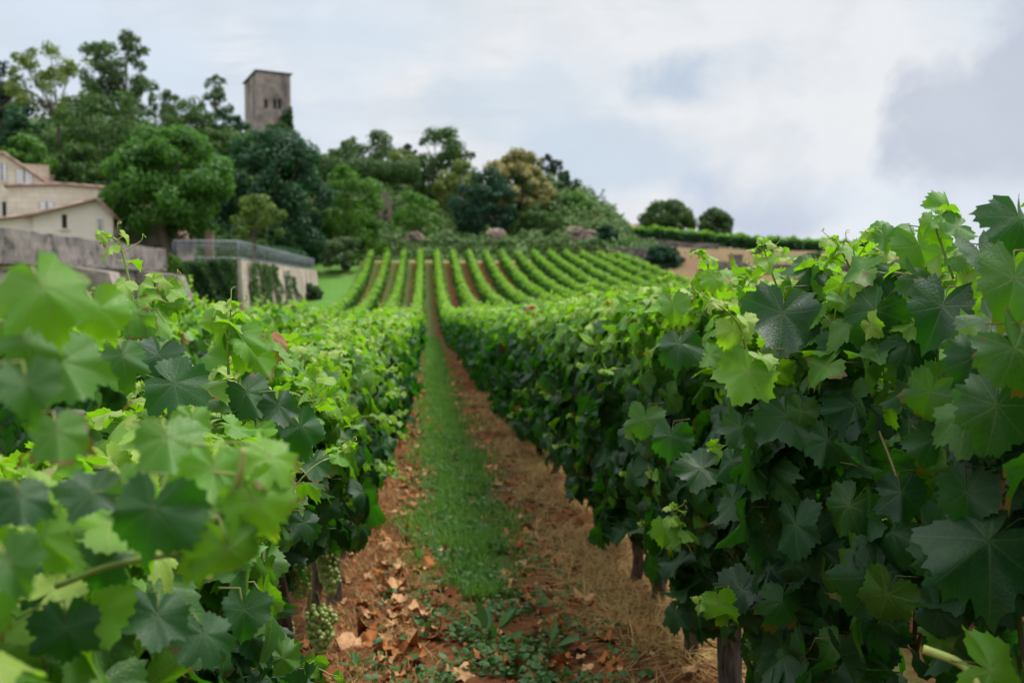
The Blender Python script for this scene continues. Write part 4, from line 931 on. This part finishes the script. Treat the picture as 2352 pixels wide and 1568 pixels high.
# houses on the left
def gable_house(name, label, x0, x1, y0, y1, zb, eave_l, eave_r, ridge_x, ridge_z, wallm, wins=(), over=.35, chim=None, turn=0.0):
    root = thing(name, label, 'house', ((x0+x1)/2, y0, zb))
    g_ = Geo(); zt = lambda u: float(np.interp(x0+u, [x0, ridge_x, x1], [eave_l, ridge_z, eave_r]))
    us = sorted(set([0, ridge_x-x0, x1-x0]))
    holes = [(w[0]-x0, w[1]-x0, w[2], w[3]) for w in wins]
    a = np.array([x0, y0]); 
    # split at the ridge so that the gable is exact
    def seg(u0, u1):
        hs = [(max(h[0], u0)-u0, min(h[1], u1)-u0, h[2], h[3]) for h in holes if h[1] > u0 and h[0] < u1]
        wallgrid(g_, (x0+u0, y0), (x0+u1, y0), zb, lambda u: zt(u0+u), hs)
    for i in range(len(us)-1): seg(us[i], us[i+1])
    wallgrid(g_, (x1, y0), (x1, y1), zb, lambda u: eave_r); wallgrid(g_, (x0, y1), (x0, y0), zb, lambda u: eave_l)
    for i in range(len(us)-1): wallgrid(g_, (x0+us[i+1], y1), (x0+us[i], y1), zb, lambda u, i=i: zt(us[i+1]-u))
    g_.build('wall', wallm, root, smooth=False)
    rf = Geo()
    for (xa, za, xb, zb2) in ((x0, eave_l, ridge_x, ridge_z), (ridge_x, ridge_z, x1, eave_r)):
        if abs(xb-xa) < .2: continue
        n_ = max(2, int((y1-y0+2*over)/.22)); s = (zb2-za)/(xb-xa); ea = over if xa == x0 else 0; eb = over if xb == x1 else 0
        pa, pb = (xa-ea, za-s*ea), (xb+eb, zb2+s*eb)
        for k in range(n_):                 # barrel tiles as ribs running down the slope
            yy = y0-over+(k+.5)*(y1-y0+2*over)/n_
            rf.tube([[pa[0], yy, pa[1]+.07], [pb[0], yy, pb[1]+.07]], .10, 6)
        rf.add([[pa[0], y0-over, pa[1]+.02], [pb[0], y0-over, pb[1]+.02], [pb[0], y1+over, pb[1]+.02], [pa[0], y1+over, pa[1]+.02], [pa[0], y0-over, pa[1]+.1], [pb[0], y0-over, pb[1]+.1], [pb[0], y1+over, pb[1]+.1], [pa[0], y1+over, pa[1]+.1]], F4=[[3, 2, 1, 0], [4, 5, 6, 7], [0, 1, 5, 4], [1, 2, 6, 5], [2, 3, 7, 6], [3, 0, 4, 7]])
    ro = rf.build('roof', TILE, root)
    if chim:
        c_ = Geo(); c_.box((chim[0], chim[1], chim[2]-1.0), (chim[3], chim[3], 2.0)); c_.box((chim[0], chim[1], chim[2]+.06), (chim[3]+.16, chim[3]+.16, .12)); c_.build('chimney', WALLM, ro, smooth=False)
    for (xa, xb, za, zb_, kind) in wins:
        w_ = Geo(); w_.box(((xa+xb)/2, y0+.16, (za+zb_)/2), (xb-xa+.05, .06, zb_-za+.05)); o = w_.build('window', DARKW, root, smooth=False)
        s_ = Geo(); s_.box(((xa+xb)/2, y0-.04, za-.06), (xb-xa+.24, .16, .10)); s_.build('sill', CREAM, o, smooth=False)
        if kind == 'closed':
            for k in (0, 1):
                s = Geo(); wd = (xb-xa)/2-.07; cx = xa+.03+wd/2 if k == 0 else xb-.03-wd/2; s.box((cx, y0-.03, (za+zb_)/2), (wd, .05, zb_-za-.04))
                for q in np.arange(za+.15, zb_-.1, .16): s.box((cx, y0-.065, q), (wd-.12, .025, .05))
                s.build('shutter', SHUT, o, smooth=False)
        elif kind == 'open':
            for sgn in (-1, 1):
                s = Geo(); wd = (xb-xa)/2; cx = (xa-wd/2-.03) if sgn < 0 else (xb+wd/2+.03); s.box((cx, y0-.04, (za+zb_)/2), (wd, .05, zb_-za)); s.build('shutter', SHUT, o, smooth=False)
    root.rotation_euler.z = R_(turn)
    return root
zz = lambda py, d: float(P(0, py, d)[2]); xx = lambda px, d: float(P(px, 600, d)[0])
gable_house('farmhouse', 'tall cream stone house with white shutters at the left edge', xx(-240, 68), xx(108, 68), 68, 73, 2.0, zz(420, 68), zz(420, 68), xx(8, 68), zz(350, 68), CREAM,
    [(xx(-6, 68), xx(16, 68), zz(412, 68), zz(372, 68), 'closed'), (xx(34, 68), xx(72, 68), zz(427, 68), zz(385, 68), 'closed'), (xx(4, 68), xx(12, 68), zz(496, 68), zz(462, 68), 'open')], .25, (xx(103, 68), 70.5, zz(392, 68), .75), 19)
gable_house('house_wing', 'long low cream stone house wing between the tall house and the plane tree', xx(30, 65), xx(232, 65), 65, 72, 2.0, zz(431, 65), zz(428, 65), xx(140, 65), zz(428, 65)+.12, CREAM,
    [(xx(96, 65), xx(128, 65), zz(484, 65), zz(463, 65), 'closed')], .2, None, 16)
gable_house('barn', 'pale plastered barn with a low tiled gable and one tall narrow window', xx(84, 56), xx(258, 56), 56, 63, 2.0, zz(497, 56), zz(492, 56), xx(224, 56), zz(458, 56), PLASTER,
    [(xx(146, 56), xx(157, 56), zz(524, 56), zz(492, 56), 'plain'), (xx(222, 56), xx(236, 56), zz(530, 56), zz(502, 56), 'closed')], .4, None, 14)
gable_house('lean_to', 'low plastered lean-to with a tiled roof at the left edge, beside the barn', xx(-200, 55), xx(82, 55), 55, 61, 2.0, zz(533, 55), zz(493, 55), xx(81, 55), zz(492, 55), PLASTER, [], .3, None, 14)
gable_house('tiled_shed', 'small shed with a pinkish tiled roof under the plane tree', xx(285, 61.5), xx(408, 61.5), 61.5, 66, 2.0, zz(540, 61.5), zz(540, 61.5), xx(345, 61.5), zz(505, 61.5), WALLM, [(xx(420, 61.5)-1.6, xx(420, 61.5)-.9, 2.2, 3.6, 'plain')], .4)

# weathered retaining wall with buttresses
wl = thing('retaining_wall', 'long weathered grey stone retaining wall with sloping buttresses on the left', 'wall', (-12.6, 36, G(-12.6, 36)))
g_ = Geo(); n_ = 60; ys = np.linspace(10, 50, n_); rj = np.random.default_rng(3)
tops = 3.0 + .025*rj.normal(0, 1, n_); V = []
for y_, zt in zip(ys, tops):
    gz = float(G(-12.6, y_)) - .6
    V += [[-12.35, y_, gz], [-12.55, y_, 2.0], [-12.62, y_, zt], [-13.1, y_, zt+.03], [-13.1, y_, gz]]
i, j = np.meshgrid(np.arange(n_-1), np.arange(4), indexing='ij')
g_.add(V, F4=np.stack([i*5+j, (i+1)*5+j, (i+1)*5+j+1, i*5+j+1], -1).reshape(-1, 4)); g_.poly([V[-5], V[-4], V[-3], V[-2], V[-1]]); g_.poly([V[4], V[3], V[2], V[1], V[0]])
g_.build('wall', WALLM, wl, smooth=False)
lg = Geo(); lg.box((-12.46, 30, 1.98), (.16, 40, .12)); lg.build('string_course', WALLM, wl, smooth=False)
for (yb, pxo, topz, wdt) in ((36.5, 2.5, 1.95, 1.2), (45.2, 2.9, 1.9, 1.4)):
    b = Geo(); gz = float(G(-10.5, yb))-.5
    pr = [(-12.52, gz), (-12.52+pxo, gz), (-12.52+pxo*.97, gz+.8), (-12.52+pxo*.60, topz-.22), (-12.52, topz)]
    v = [[x, yb-wdt/2, z] for x, z in pr]+[[x, yb+wdt/2, z] for x, z in pr]
    b.poly(v[:5]); b.poly(v[5:][::-1])
    for k in range(5): k2 = (k+1) % 5; b.poly([v[k], v[5+k], v[5+k2], v[k2]])
    b.build('buttress', BUTT, wl, smooth=False)
# cream wall with railing, going back from the end of the grey wall
w2 = thing('garden_wall', 'cream stone terrace wall carrying the metal railing', 'wall', (-9, 50, G(-9, 50)))
g_ = Geo()
g_.box((-10.85, 50.2, .2), (3.3, .5, 4.6)); n_ = 40; ys = np.linspace(49.95, 84, n_); V = []
for y_ in ys:
    gz = float(G(-9, y_))-.6; zt = 2.5 - .12*(y_-50)/34
    V += [[-8.85, y_, gz], [-9.0, y_, zt], [-9.45, y_, zt], [-9.45, y_, gz]]
i, j = np.meshgrid(np.arange(n_-1), np.arange(3), indexing='ij')
g_.add(V, F4=np.stack([i*4+j, (i+1)*4+j, (i+1)*4+j+1, i*4+j+1], -1).reshape(-1, 4)); g_.poly(V[:4][::-1]); g_.poly(V[-4:])
g_.build('wall', WALL2, w2, smooth=False)
RAIL = simple('grey_painted_steel', (.34, .37, .43), (.26, .28, .34), 5, .5, .5)
def railing(label, a, b, za, zb, nb, h=.92):
    a, b = np.array([*a, za]), np.array([*b, zb]); root = thing('railing', label, 'railing', a); up = np.array([0, 0, 1.])
    for nm, hh, rr in (('top_rail', h, .032), ('bottom_rail', .10, .022)):
        g_ = Geo(); g_.tube([a+up*hh, b+up*hh], rr, 6); g_.build(nm, RAIL, root)
    g_ = Geo(); g_.tube([a+up*.09, a+up*h], .012, 5); b0 = g_.build('baluster', RAIL, root)
    for k in range(1, nb):
        o = b0.copy(); COL.objects.link(o); o.parent = root; o.location = tuple((b-a)*k/(nb-1))
railing('front section of the grey metal railing, facing the vineyard', (-12.3, 50.15), (-9.2, 50.15), 2.5, 2.5, 22)
railing('long receding section of the grey metal railing above the cream wall', (-9.2, 50.3), (-9.2, 84), 2.5, 2.38, 72)
POST_STONE = stone_material('tan_pillar_stone', (.26, .19, .14), (.18, .13, .10), (.09, .07, .06), 2)
def gate_pillar(label, px, d, pytop, wd):
    x = xx(px, d); z0 = 2.3; z1 = zz(pytop, d); root = thing('stone_pillar', label, 'pillar', (x, d, z0)); g_ = Geo(); g_.box((x, d, (z0+z1)/2), (wd, wd, z1-z0)); g_.build('shaft', POST_STONE, root, smooth=False)
    g_ = Geo(); g_.box((x, d, z1+.03), (wd+.06, wd+.06, .08)); g_.build('cap', POST_STONE, root, smooth=False)
gate_pillar('tan stone gate pillar under the right edge of the plane tree', 482, 58, 532, .42)
ivy('dark green ivy curtain hiding the wall below the front railing', [(-12.2, 49.9, -1.6), (-9.3, 49.9, -1.6), (-9.2, 49.9, 2.55), (-12.2, 49.9, 2.3)], 4200, 'ivy', .24, .8, 8)
ivy('bright green creeper falling beside the end of the grey wall', [(-12.2, 49.2, -1.4), (-10.4, 48.6, -1.6), (-11.4, 49.6, 2.2), (-12.3, 49.7, 2.8)], 2200, 'bright', .2, .5, 9)
ivy('reddish brown and green ivy hanging on the near half of the cream wall', [(-8.84, 51.5, -1.6), (-8.84, 63, -1.2), (-8.97, 61, 2.35), (-8.97, 51.5, 2.4)], 4200, 'olive', .2, .35, 11, lambda u, v, r: (np.sin(u*15)+.6*np.sin(u*37+1) > -.35-.7*v+.4) & (r.random(len(u)) < .9))
ivy('thin ivy trail on the far half of the cream wall', [(-8.84, 63, -1.1), (-8.84, 72, -.3), (-8.97, 70, 1.6), (-8.97, 64, 2.2)], 1500, 'ivy', .2, .3, 12, lambda u, v, r: np.sin(u*13+v*6) > .25)

# ruin on the hill, walls and rows on the right plateau
rc = P(882, 470, 108); root = thing('stone_ruin', 'small pinkish stone gable ruin among the bushes on the hill', 'ruin', (rc[0], 108, rc[2]-1))
g_ = Geo(); hw_ = .75; zb_, ze, zr = zz(487, 108), zz(455, 108), zz(434, 108)
pr = [(-hw_, zb_-.8), (hw_, zb_-.8), (hw_, ze), (.05, zr), (-hw_, ze+.25)]; v = [[rc[0]+x, 107.6, z] for x, z in pr]+[[rc[0]+x, 109.4, z] for x, z in pr]
g_.poly(v[:5]); g_.poly(v[5:][::-1])
for k in range(5): k2 = (k+1) % 5; g_.poly([v[k], v[5+k], v[5+k2], v[k2]])
g_.build('wall', ROCKM, root, smooth=False)
w_ = Geo(); w_.box((rc[0]+.2, 107.58, zb_+.3), (.3, .06, .5)); w_.build('doorway', DARKW, root)
def dry_wall(label, pts, h, th=.5):
    pts = np.array(pts); pp = bez(pts, 24); r = np.random.default_rng(int(abs(pts[0, 0]*10))); c0 = pp.mean(0); root = thing('dry_stone_wall', label, 'wall', c0)
    g_ = Geo()
    for k in range(len(pp)-1):
        a, b = pp[k], pp[k+1]; d = b-a; L = np.linalg.norm(d[:2]); z0 = min(float(G(a[0], a[1])), float(G(b[0], b[1])))-.3
        for q in range(3):
            hh = h/3; g_.box((*(.5*(a+b))[:2]+r.normal(0, .03, 2), z0+.3+hh*(q+.5)+r.normal(0, .02)), (L*1.02, th*(1+r.normal(0, .08)), hh*1.04), math.atan2(d[1], d[0])+r.normal(0, .03))
    g_.build('stones', WALLM, root, smooth=False)
def gpt(px, py, d): x = xx(px, d); return [x, d, float(G(x, d))]
dry_wall('dark dry stone wall chunk right of the rock face', [gpt(1416, 0, 93), gpt(1445, 0, 92), gpt(1490, 0, 90)], 1.5, .9)
dry_wall('long low dry stone wall under the plateau vines', [gpt(1415, 0, 118), gpt(1470, 0, 113), gpt(1560, 0, 108), gpt(1650, 0, 106)], .6)
dry_wall('low stone wall along the brown bank behind the right vines', [gpt(1610, 0, 86), gpt(1720, 0, 85), gpt(1840, 0, 84), gpt(1960, 0, 84)], .9)
pr_ = gpt(1690, 0, 86); root = thing('stone_pillar', 'short grey stone pillar standing in the brown bank on the right', 'pillar', pr_); g_ = Geo(); g_.box((pr_[0], 86, pr_[2]+.5), (.95, .8, 1.5)); g_.build('shaft', WALLM, root, smooth=False)
g_ = Geo(); g_.box((pr_[0], 86, pr_[2]+1.3), (1.15, .95, .13)); g_.build('cap', WALLM, root, smooth=False)
def plateau_row(label, p0, p1, seed, n):
    r = np.random.default_rng(seed); p0, p1 = np.array(p0), np.array(p1); f = r.random(n); base = p0+(p1-p0)*f[:, None]; base[:, 2] = G(base[:, 0], base[:, 1])
    ax = nrm(p1-p0); sd = np.array([-ax[1], ax[0], 0]); h = .15+1.45*r.random(n)**.8*(1+.12*np.sin(f*90+seed)+.10*np.sin(f*37+seed)+.06*np.sin(f*211)); q = r.normal(0, .25, n)
    root = thing('vine_row', label, 'vine row', p0, 'vine rows on the right plateau'); g_ = Geo(); pos = base+q[:, None]*sd+h[:, None]*np.array([0, 0, 1.])
    yg = np.clip((h-1.1)/.5, 0, 1)*np.clip(r.normal(.6, .2, n), 0, 1)
    scatter_leaves(g_, r, 'tiny', pos, r.normal(0, .6, (n, 3))+[0, -.6, .6], r.normal(0, .6, (n, 3))-[0, 0, .7], r.uniform(.2, .3, n), r.random(n), yg); g_.build('foliage', LEAF_FAR, root)
    s = Geo()
    for k in np.linspace(.01, .99, 30):
        b = p0+(p1-p0)*k; z = float(G(b[0], b[1])); s.tube([[b[0], b[1], z-.1], [b[0], b[1], z+.8]], .035, 5)
    tag(s.build('trunks', BARK, root), kind='stuff')
plateau_row('nearest plateau vine row, on the right skyline below the two round trees', gpt(1440, 0, 116), gpt(2000, 0, 108), 71, 9000)
plateau_row('second plateau vine row on the right skyline, just behind the nearest', gpt(1435, 0, 121), gpt(2000, 0, 113), 72, 8000)
plateau_row('farthest plateau vine row, touching the two round skyline trees', gpt(1430, 0, 127), gpt(2000, 0, 119), 73, 8000)
fb = gpt(1455, 0, 138); root = thing('farm_shed', 'tiny far roof showing over the plateau vines', 'shed', fb); g_ = Geo(); g_.box((fb[0], 138, 8.3), (5, 4, 1.6)); g_.build('wall', PLASTER, root, smooth=False)
g_ = Geo(); v = [[fb[0]-2.7, 135.8, 9.1], [fb[0]+2.7, 135.8, 9.1], [fb[0]+2.7, 140.2, 9.1], [fb[0]-2.7, 140.2, 9.1], [fb[0]-2.7, 138, 9.7], [fb[0]+2.7, 138, 9.7]]
for f in ((0, 1, 5, 4), (2, 3, 4, 5), (3, 0, 4), (1, 2, 5), (0, 3, 2, 1)): g_.poly([v[k] for k in f])
g_.build('roof', TILE, root, smooth=False)

# ------------------------------------------------------------------ path floor: grass, straw, litter, weeds
def blades(name, label, cat, n, x, y, L, wd, lean, mat, seed, flop=0.0, tintf=None, rise=1.0):
    r = np.random.default_rng(seed); z = G(x, y); az = r.uniform(0, 2*np.pi, n); d = np.stack([np.cos(az), np.sin(az), np.zeros(n)], 1); s = np.stack([-np.sin(az), np.cos(az), np.zeros(n)], 1)
    b = np.stack([x, y, z-.005], 1); ln = lean*r.uniform(.3, 1.2, n); up = np.sqrt(np.maximum(.05, 1-np.minimum(ln, .97)**2))*rise
    V = []
    for f, wf in ((0, 1), (.4, .85), (.75, .6), (1, .08)):
        c_ = b + d*(L*ln*f**(1.3+flop))[:, None] + np.array([0, 0, 1.])*(L*up*(f-flop*.55*f*f))[:, None]
        V += [c_-s*(wd*wf)[:, None], c_+s*(wd*wf)[:, None]]
    V = np.stack(V, 1); F = np.array([[0, 1, 3, 2], [2, 3, 5, 4], [4, 5, 7, 6]])[None] + (np.arange(n)*8)[:, None, None]
    g_ = Geo(); g_.add(V.reshape(-1, 3), F4=F.reshape(-1, 4), tint=np.repeat(r.random(n) if tintf is None else tintf, 8)); tag(g_.build(name, mat), label, cat, kind='stuff')
GRASSM = foliage_material('grass_blades', (.035, .125, .018), (.15, .29, .05), (.14, .34, .03), .38, scale=3.5)
STRAWM = foliage_material('straw_blades', (.26, .14, .04), (.62, .43, .17), (.2, .12, .04), .2, .7, scale=4)
r = np.random.default_rng(91)
n = 42000; y = 4.6 + 42*r.random(n)**1.9; edge = .27+.07*np.sin(y*2.3)+.06*np.sin(y*5.1); x = .22 + .05*np.sin(y*1.7) + edge*np.clip(r.normal(0, .55, n), -1.6, 1.6)
thin = (r.random(n) < smooth(4.4, 6.2, y)*.9+.1) & (np.sin(x*13+y*4.1)*np.sin(y*3.3-x*8) < .25+.75*r.random(n)); x, y = x[thin], y[thin]
blades('grass', 'green grass strip running along the middle of the path', 'grass', len(x), x, y, r.uniform(.03, .10, len(x))*(1+.012*y)*(1+.7*(np.sin(x*9-y*2.1)*np.sin(y*1.9) > .5)), r.uniform(.0016, .0032, len(x))*(1+.09*y), .6, GRASSM, 92, .2)
n = 10000; y = 3.2 + 13*r.random(n)**1.7; x = .90 + np.clip(r.normal(0, .13, n), -.24, .40)
cl = (np.sin(y*3.1+x*4)*np.sin(y*1.3) > -.75+r.random(n)*.9); x, y = x[cl], y[cl]
blades('dry_grass', 'dry straw coloured grass along the foot of the right vine row', 'dry grass', len(x), x, y, r.uniform(.16, .46, len(x)), r.uniform(.0012, .0026, len(x))*(1+.06*y), 1.15, STRAWM, 93, 1.1, None, .5)
n = 9000; y = 3.2 + 16*r.random(n)**1.7; x = -.26 + np.clip(r.normal(0, .16, n), -.3, .3)
blades('dry_grass', 'short dry grass stubble along the foot of the left vine row', 'dry grass', n, x, y, r.uniform(.03, .09, n), r.uniform(.0011, .002, n)*(1+.07*y), .9, STRAWM, 94, .5)
# fallen leaves
m, t = newmat('fallen_leaf'); tn = attr(t, 'tint'); g = gpos(t)
colr = MIX(t, SS(t, tn, 0, .5), (.16, .048, .014), (.36, .13, .032)); colr = MIX(t, SS(t, tn, .5, .9), colr, (.50, .29, .14))
colr = MIX(t, SS(t, NOISE(t, g, 40, 3), .5, .7, 0, .5), colr, (.13, .05, .025))
finish(t, pbsdf(t, colr, .75, .2)); FALL = m
DRY = [leaf_template(26, 2, 70+i, dr, fo_, wv) for i, (dr, fo_, wv) in enumerate(((-.5, -.2, .4), (.6, .2, .45), (-.4, .3, .5), (.3, -.3, .4)))]
def litter(n, x, y, s, seed, lift=.012):
    r = np.random.default_rng(seed); pos = np.stack([x, y, G(x, y)+lift+.012*r.random(n)], 1); nor = r.normal(0, .4, (n, 3))+[0, 0, 1.]; tip = r.normal(0, 1, (n, 3)); tint = r.random(n); wch = r.integers(0, 4, n)
    g_ = Geo(); Rm = frames(nor, tip)
    for k in range(4): q = wch == k; g_.inst(DRY[k], Rm[q], pos[q], s[q], tint[q], np.zeros(q.sum()))
    return g_
n = 1900; y = 3.2+26*r.random(n)**1.7; u = r.random(n); x = np.where(u < .30, -.12+r.normal(0, .09, n), np.where(u < .52, .56+r.normal(0, .09, n), r.uniform(-.5, 1.0, n)))
tag(litter(n, x, y, (.022+.065*r.random(n)**2.2), 95).build('leaf_litter', FALL), 'carpet of small brown fallen leaves on the path', 'leaf litter', kind='stuff')
big = [(840, 1455, 62), (1025, 1390, 42), (930, 1500, 80), (800, 1490, 60), (760, 1555, 60), (1115, 1530, 56), (1180, 1545, 50), (1340, 1390, 44), (905, 1365, 50), (1270, 1445, 40), (1080, 1450, 38), (1010, 1465, 48), (870, 1310, 40), (985, 1310, 40), (1230, 1480, 52), (1320, 1500, 46), (700, 1560, 46), (960, 1420, 44), (1150, 1500, 40), (1050, 1560, 60), (1260, 1555, 54), (1390, 1480, 46)]
lf = None
for i, (px, py, wpx) in enumerate(big):
    v = ray(px, py); s = 3.5
    for _ in range(30): p = np.array([0, 0, EYE])+v*s; s *= 1 + (p[2]-float(G(p[0], p[1])))/max(.2, EYE-float(G(p[0], p[1])))*.8
    g_ = litter(1, p[0:1], p[1:2], np.array([wpx/FPX*p[1]*1.15]), 900+i, .025)
    o = g_.build('fallen_leaf', FALL, origin=p)
    tag(o, 'large dry brown curled leaf lying on the path in the foreground', 'fallen leaf', 'large fallen leaves on the path')
# weeds at the near end of the path
WEEDM = foliage_material('weed_leaves', (.022, .085, .018), (.075, .17, .035), (.06, .19, .02), .25, .5, scale=6)
def round_leaf(k=10):
    a = np.linspace(0, 2*np.pi, k, endpoint=False); V = np.vstack([[0, .5, .05], np.stack([.42*np.sin(a), .5+.5*np.cos(a), .06*np.cos(2*a)], 1)]); j = np.arange(k)
    return V, np.stack([np.zeros(k, int), 1+(j+1) % k, 1+j], 1), None, None
RL = round_leaf()
n = 7500; y = 3.3+7.5*r.random(n)**1.9; x = .30+np.clip(r.normal(0, .22, n), -.5, .5); cl = (np.sin(x*14+y*6)+np.sin(y*11-x*7) > -.5+1.1*r.random(n)*(y > 4.6)); x, y = x[cl], y[cl]; n = len(x)
pos = np.stack([x, y, G(x, y)+.01+.05*r.random(n)], 1); g_ = Geo(); g_.inst(RL, frames(r.normal(0, .45, (n, 3))+[0, 0, 1.], r.normal(0, 1, (n, 3))), pos, r.uniform(.012, .035, n), r.random(n), np.zeros(n))
tag(g_.build('weeds', WEEDM), 'low green clover and weeds at the near end of the path', 'weeds', kind='stuff')
def weed_plant(px, py, label, s, nl, seed):
    r = np.random.default_rng(seed); v = ray(px, py); k = 3.6
    for _ in range(30): p = np.array([0, 0, EYE])+v*k; k *= 1 + (p[2]-float(G(p[0], p[1])))/max(.2, EYE-float(G(p[0], p[1])))*.8
    root = thing('weed_plant', label, 'weed', p, None); st = Geo()
    for i in range(nl):
        az = i*2.4+r.normal(0, .3); el = r.uniform(.35, 1.2); d = np.array([math.cos(az)*math.cos(el), math.sin(az)*math.cos(el), math.sin(el)]); e = p+d*s*.5
        st.tube(bez([p, p+d*s*.25+[0, 0, .01], e], 5), .002, 4, tint=1, young=.4)
        lf = Geo(); V = np.array([[0, 0, 0], [.13, .2, .04], [.17, .45, .05], [.1, .75, 0], [0, 1, -.08], [-.1, .75, 0], [-.17, .45, .05], [-.13, .2, .04], [0, .2, 0], [0, .45, 0], [0, .75, -.03]])
        F3 = np.array([[0, 1, 8], [0, 8, 7], [3, 4, 10], [10, 4, 5]]); F4 = np.array([[1, 2, 9, 8], [2, 3, 10, 9], [8, 9, 6, 7], [9, 10, 5, 6]])
        lf.inst((V, F3, F4, None), frames((np.array([-d[0]*d[2], -d[1]*d[2], 1-d[2]**2])+.25*r.normal(0, 1, 3))[None], (d+[0, 0, -.2])[None]), e[None], np.array([s*r.uniform(.7, 1.1)]), r.random(1), np.zeros(1)); lf.build('leaf', WEEDM, root)
    st.build('stem', STEM, root)
weed_plant(1130, 1475, 'broad leaved green weed in the middle of the path foreground', .13, 8, 1)
weed_plant(1260, 1500, 'smaller broad leaved weed right of the upright weed on the path', .10, 6, 2)
weed_plant(815, 1545, 'small green seedling in the brown leaves by the left row', .07, 8, 3)
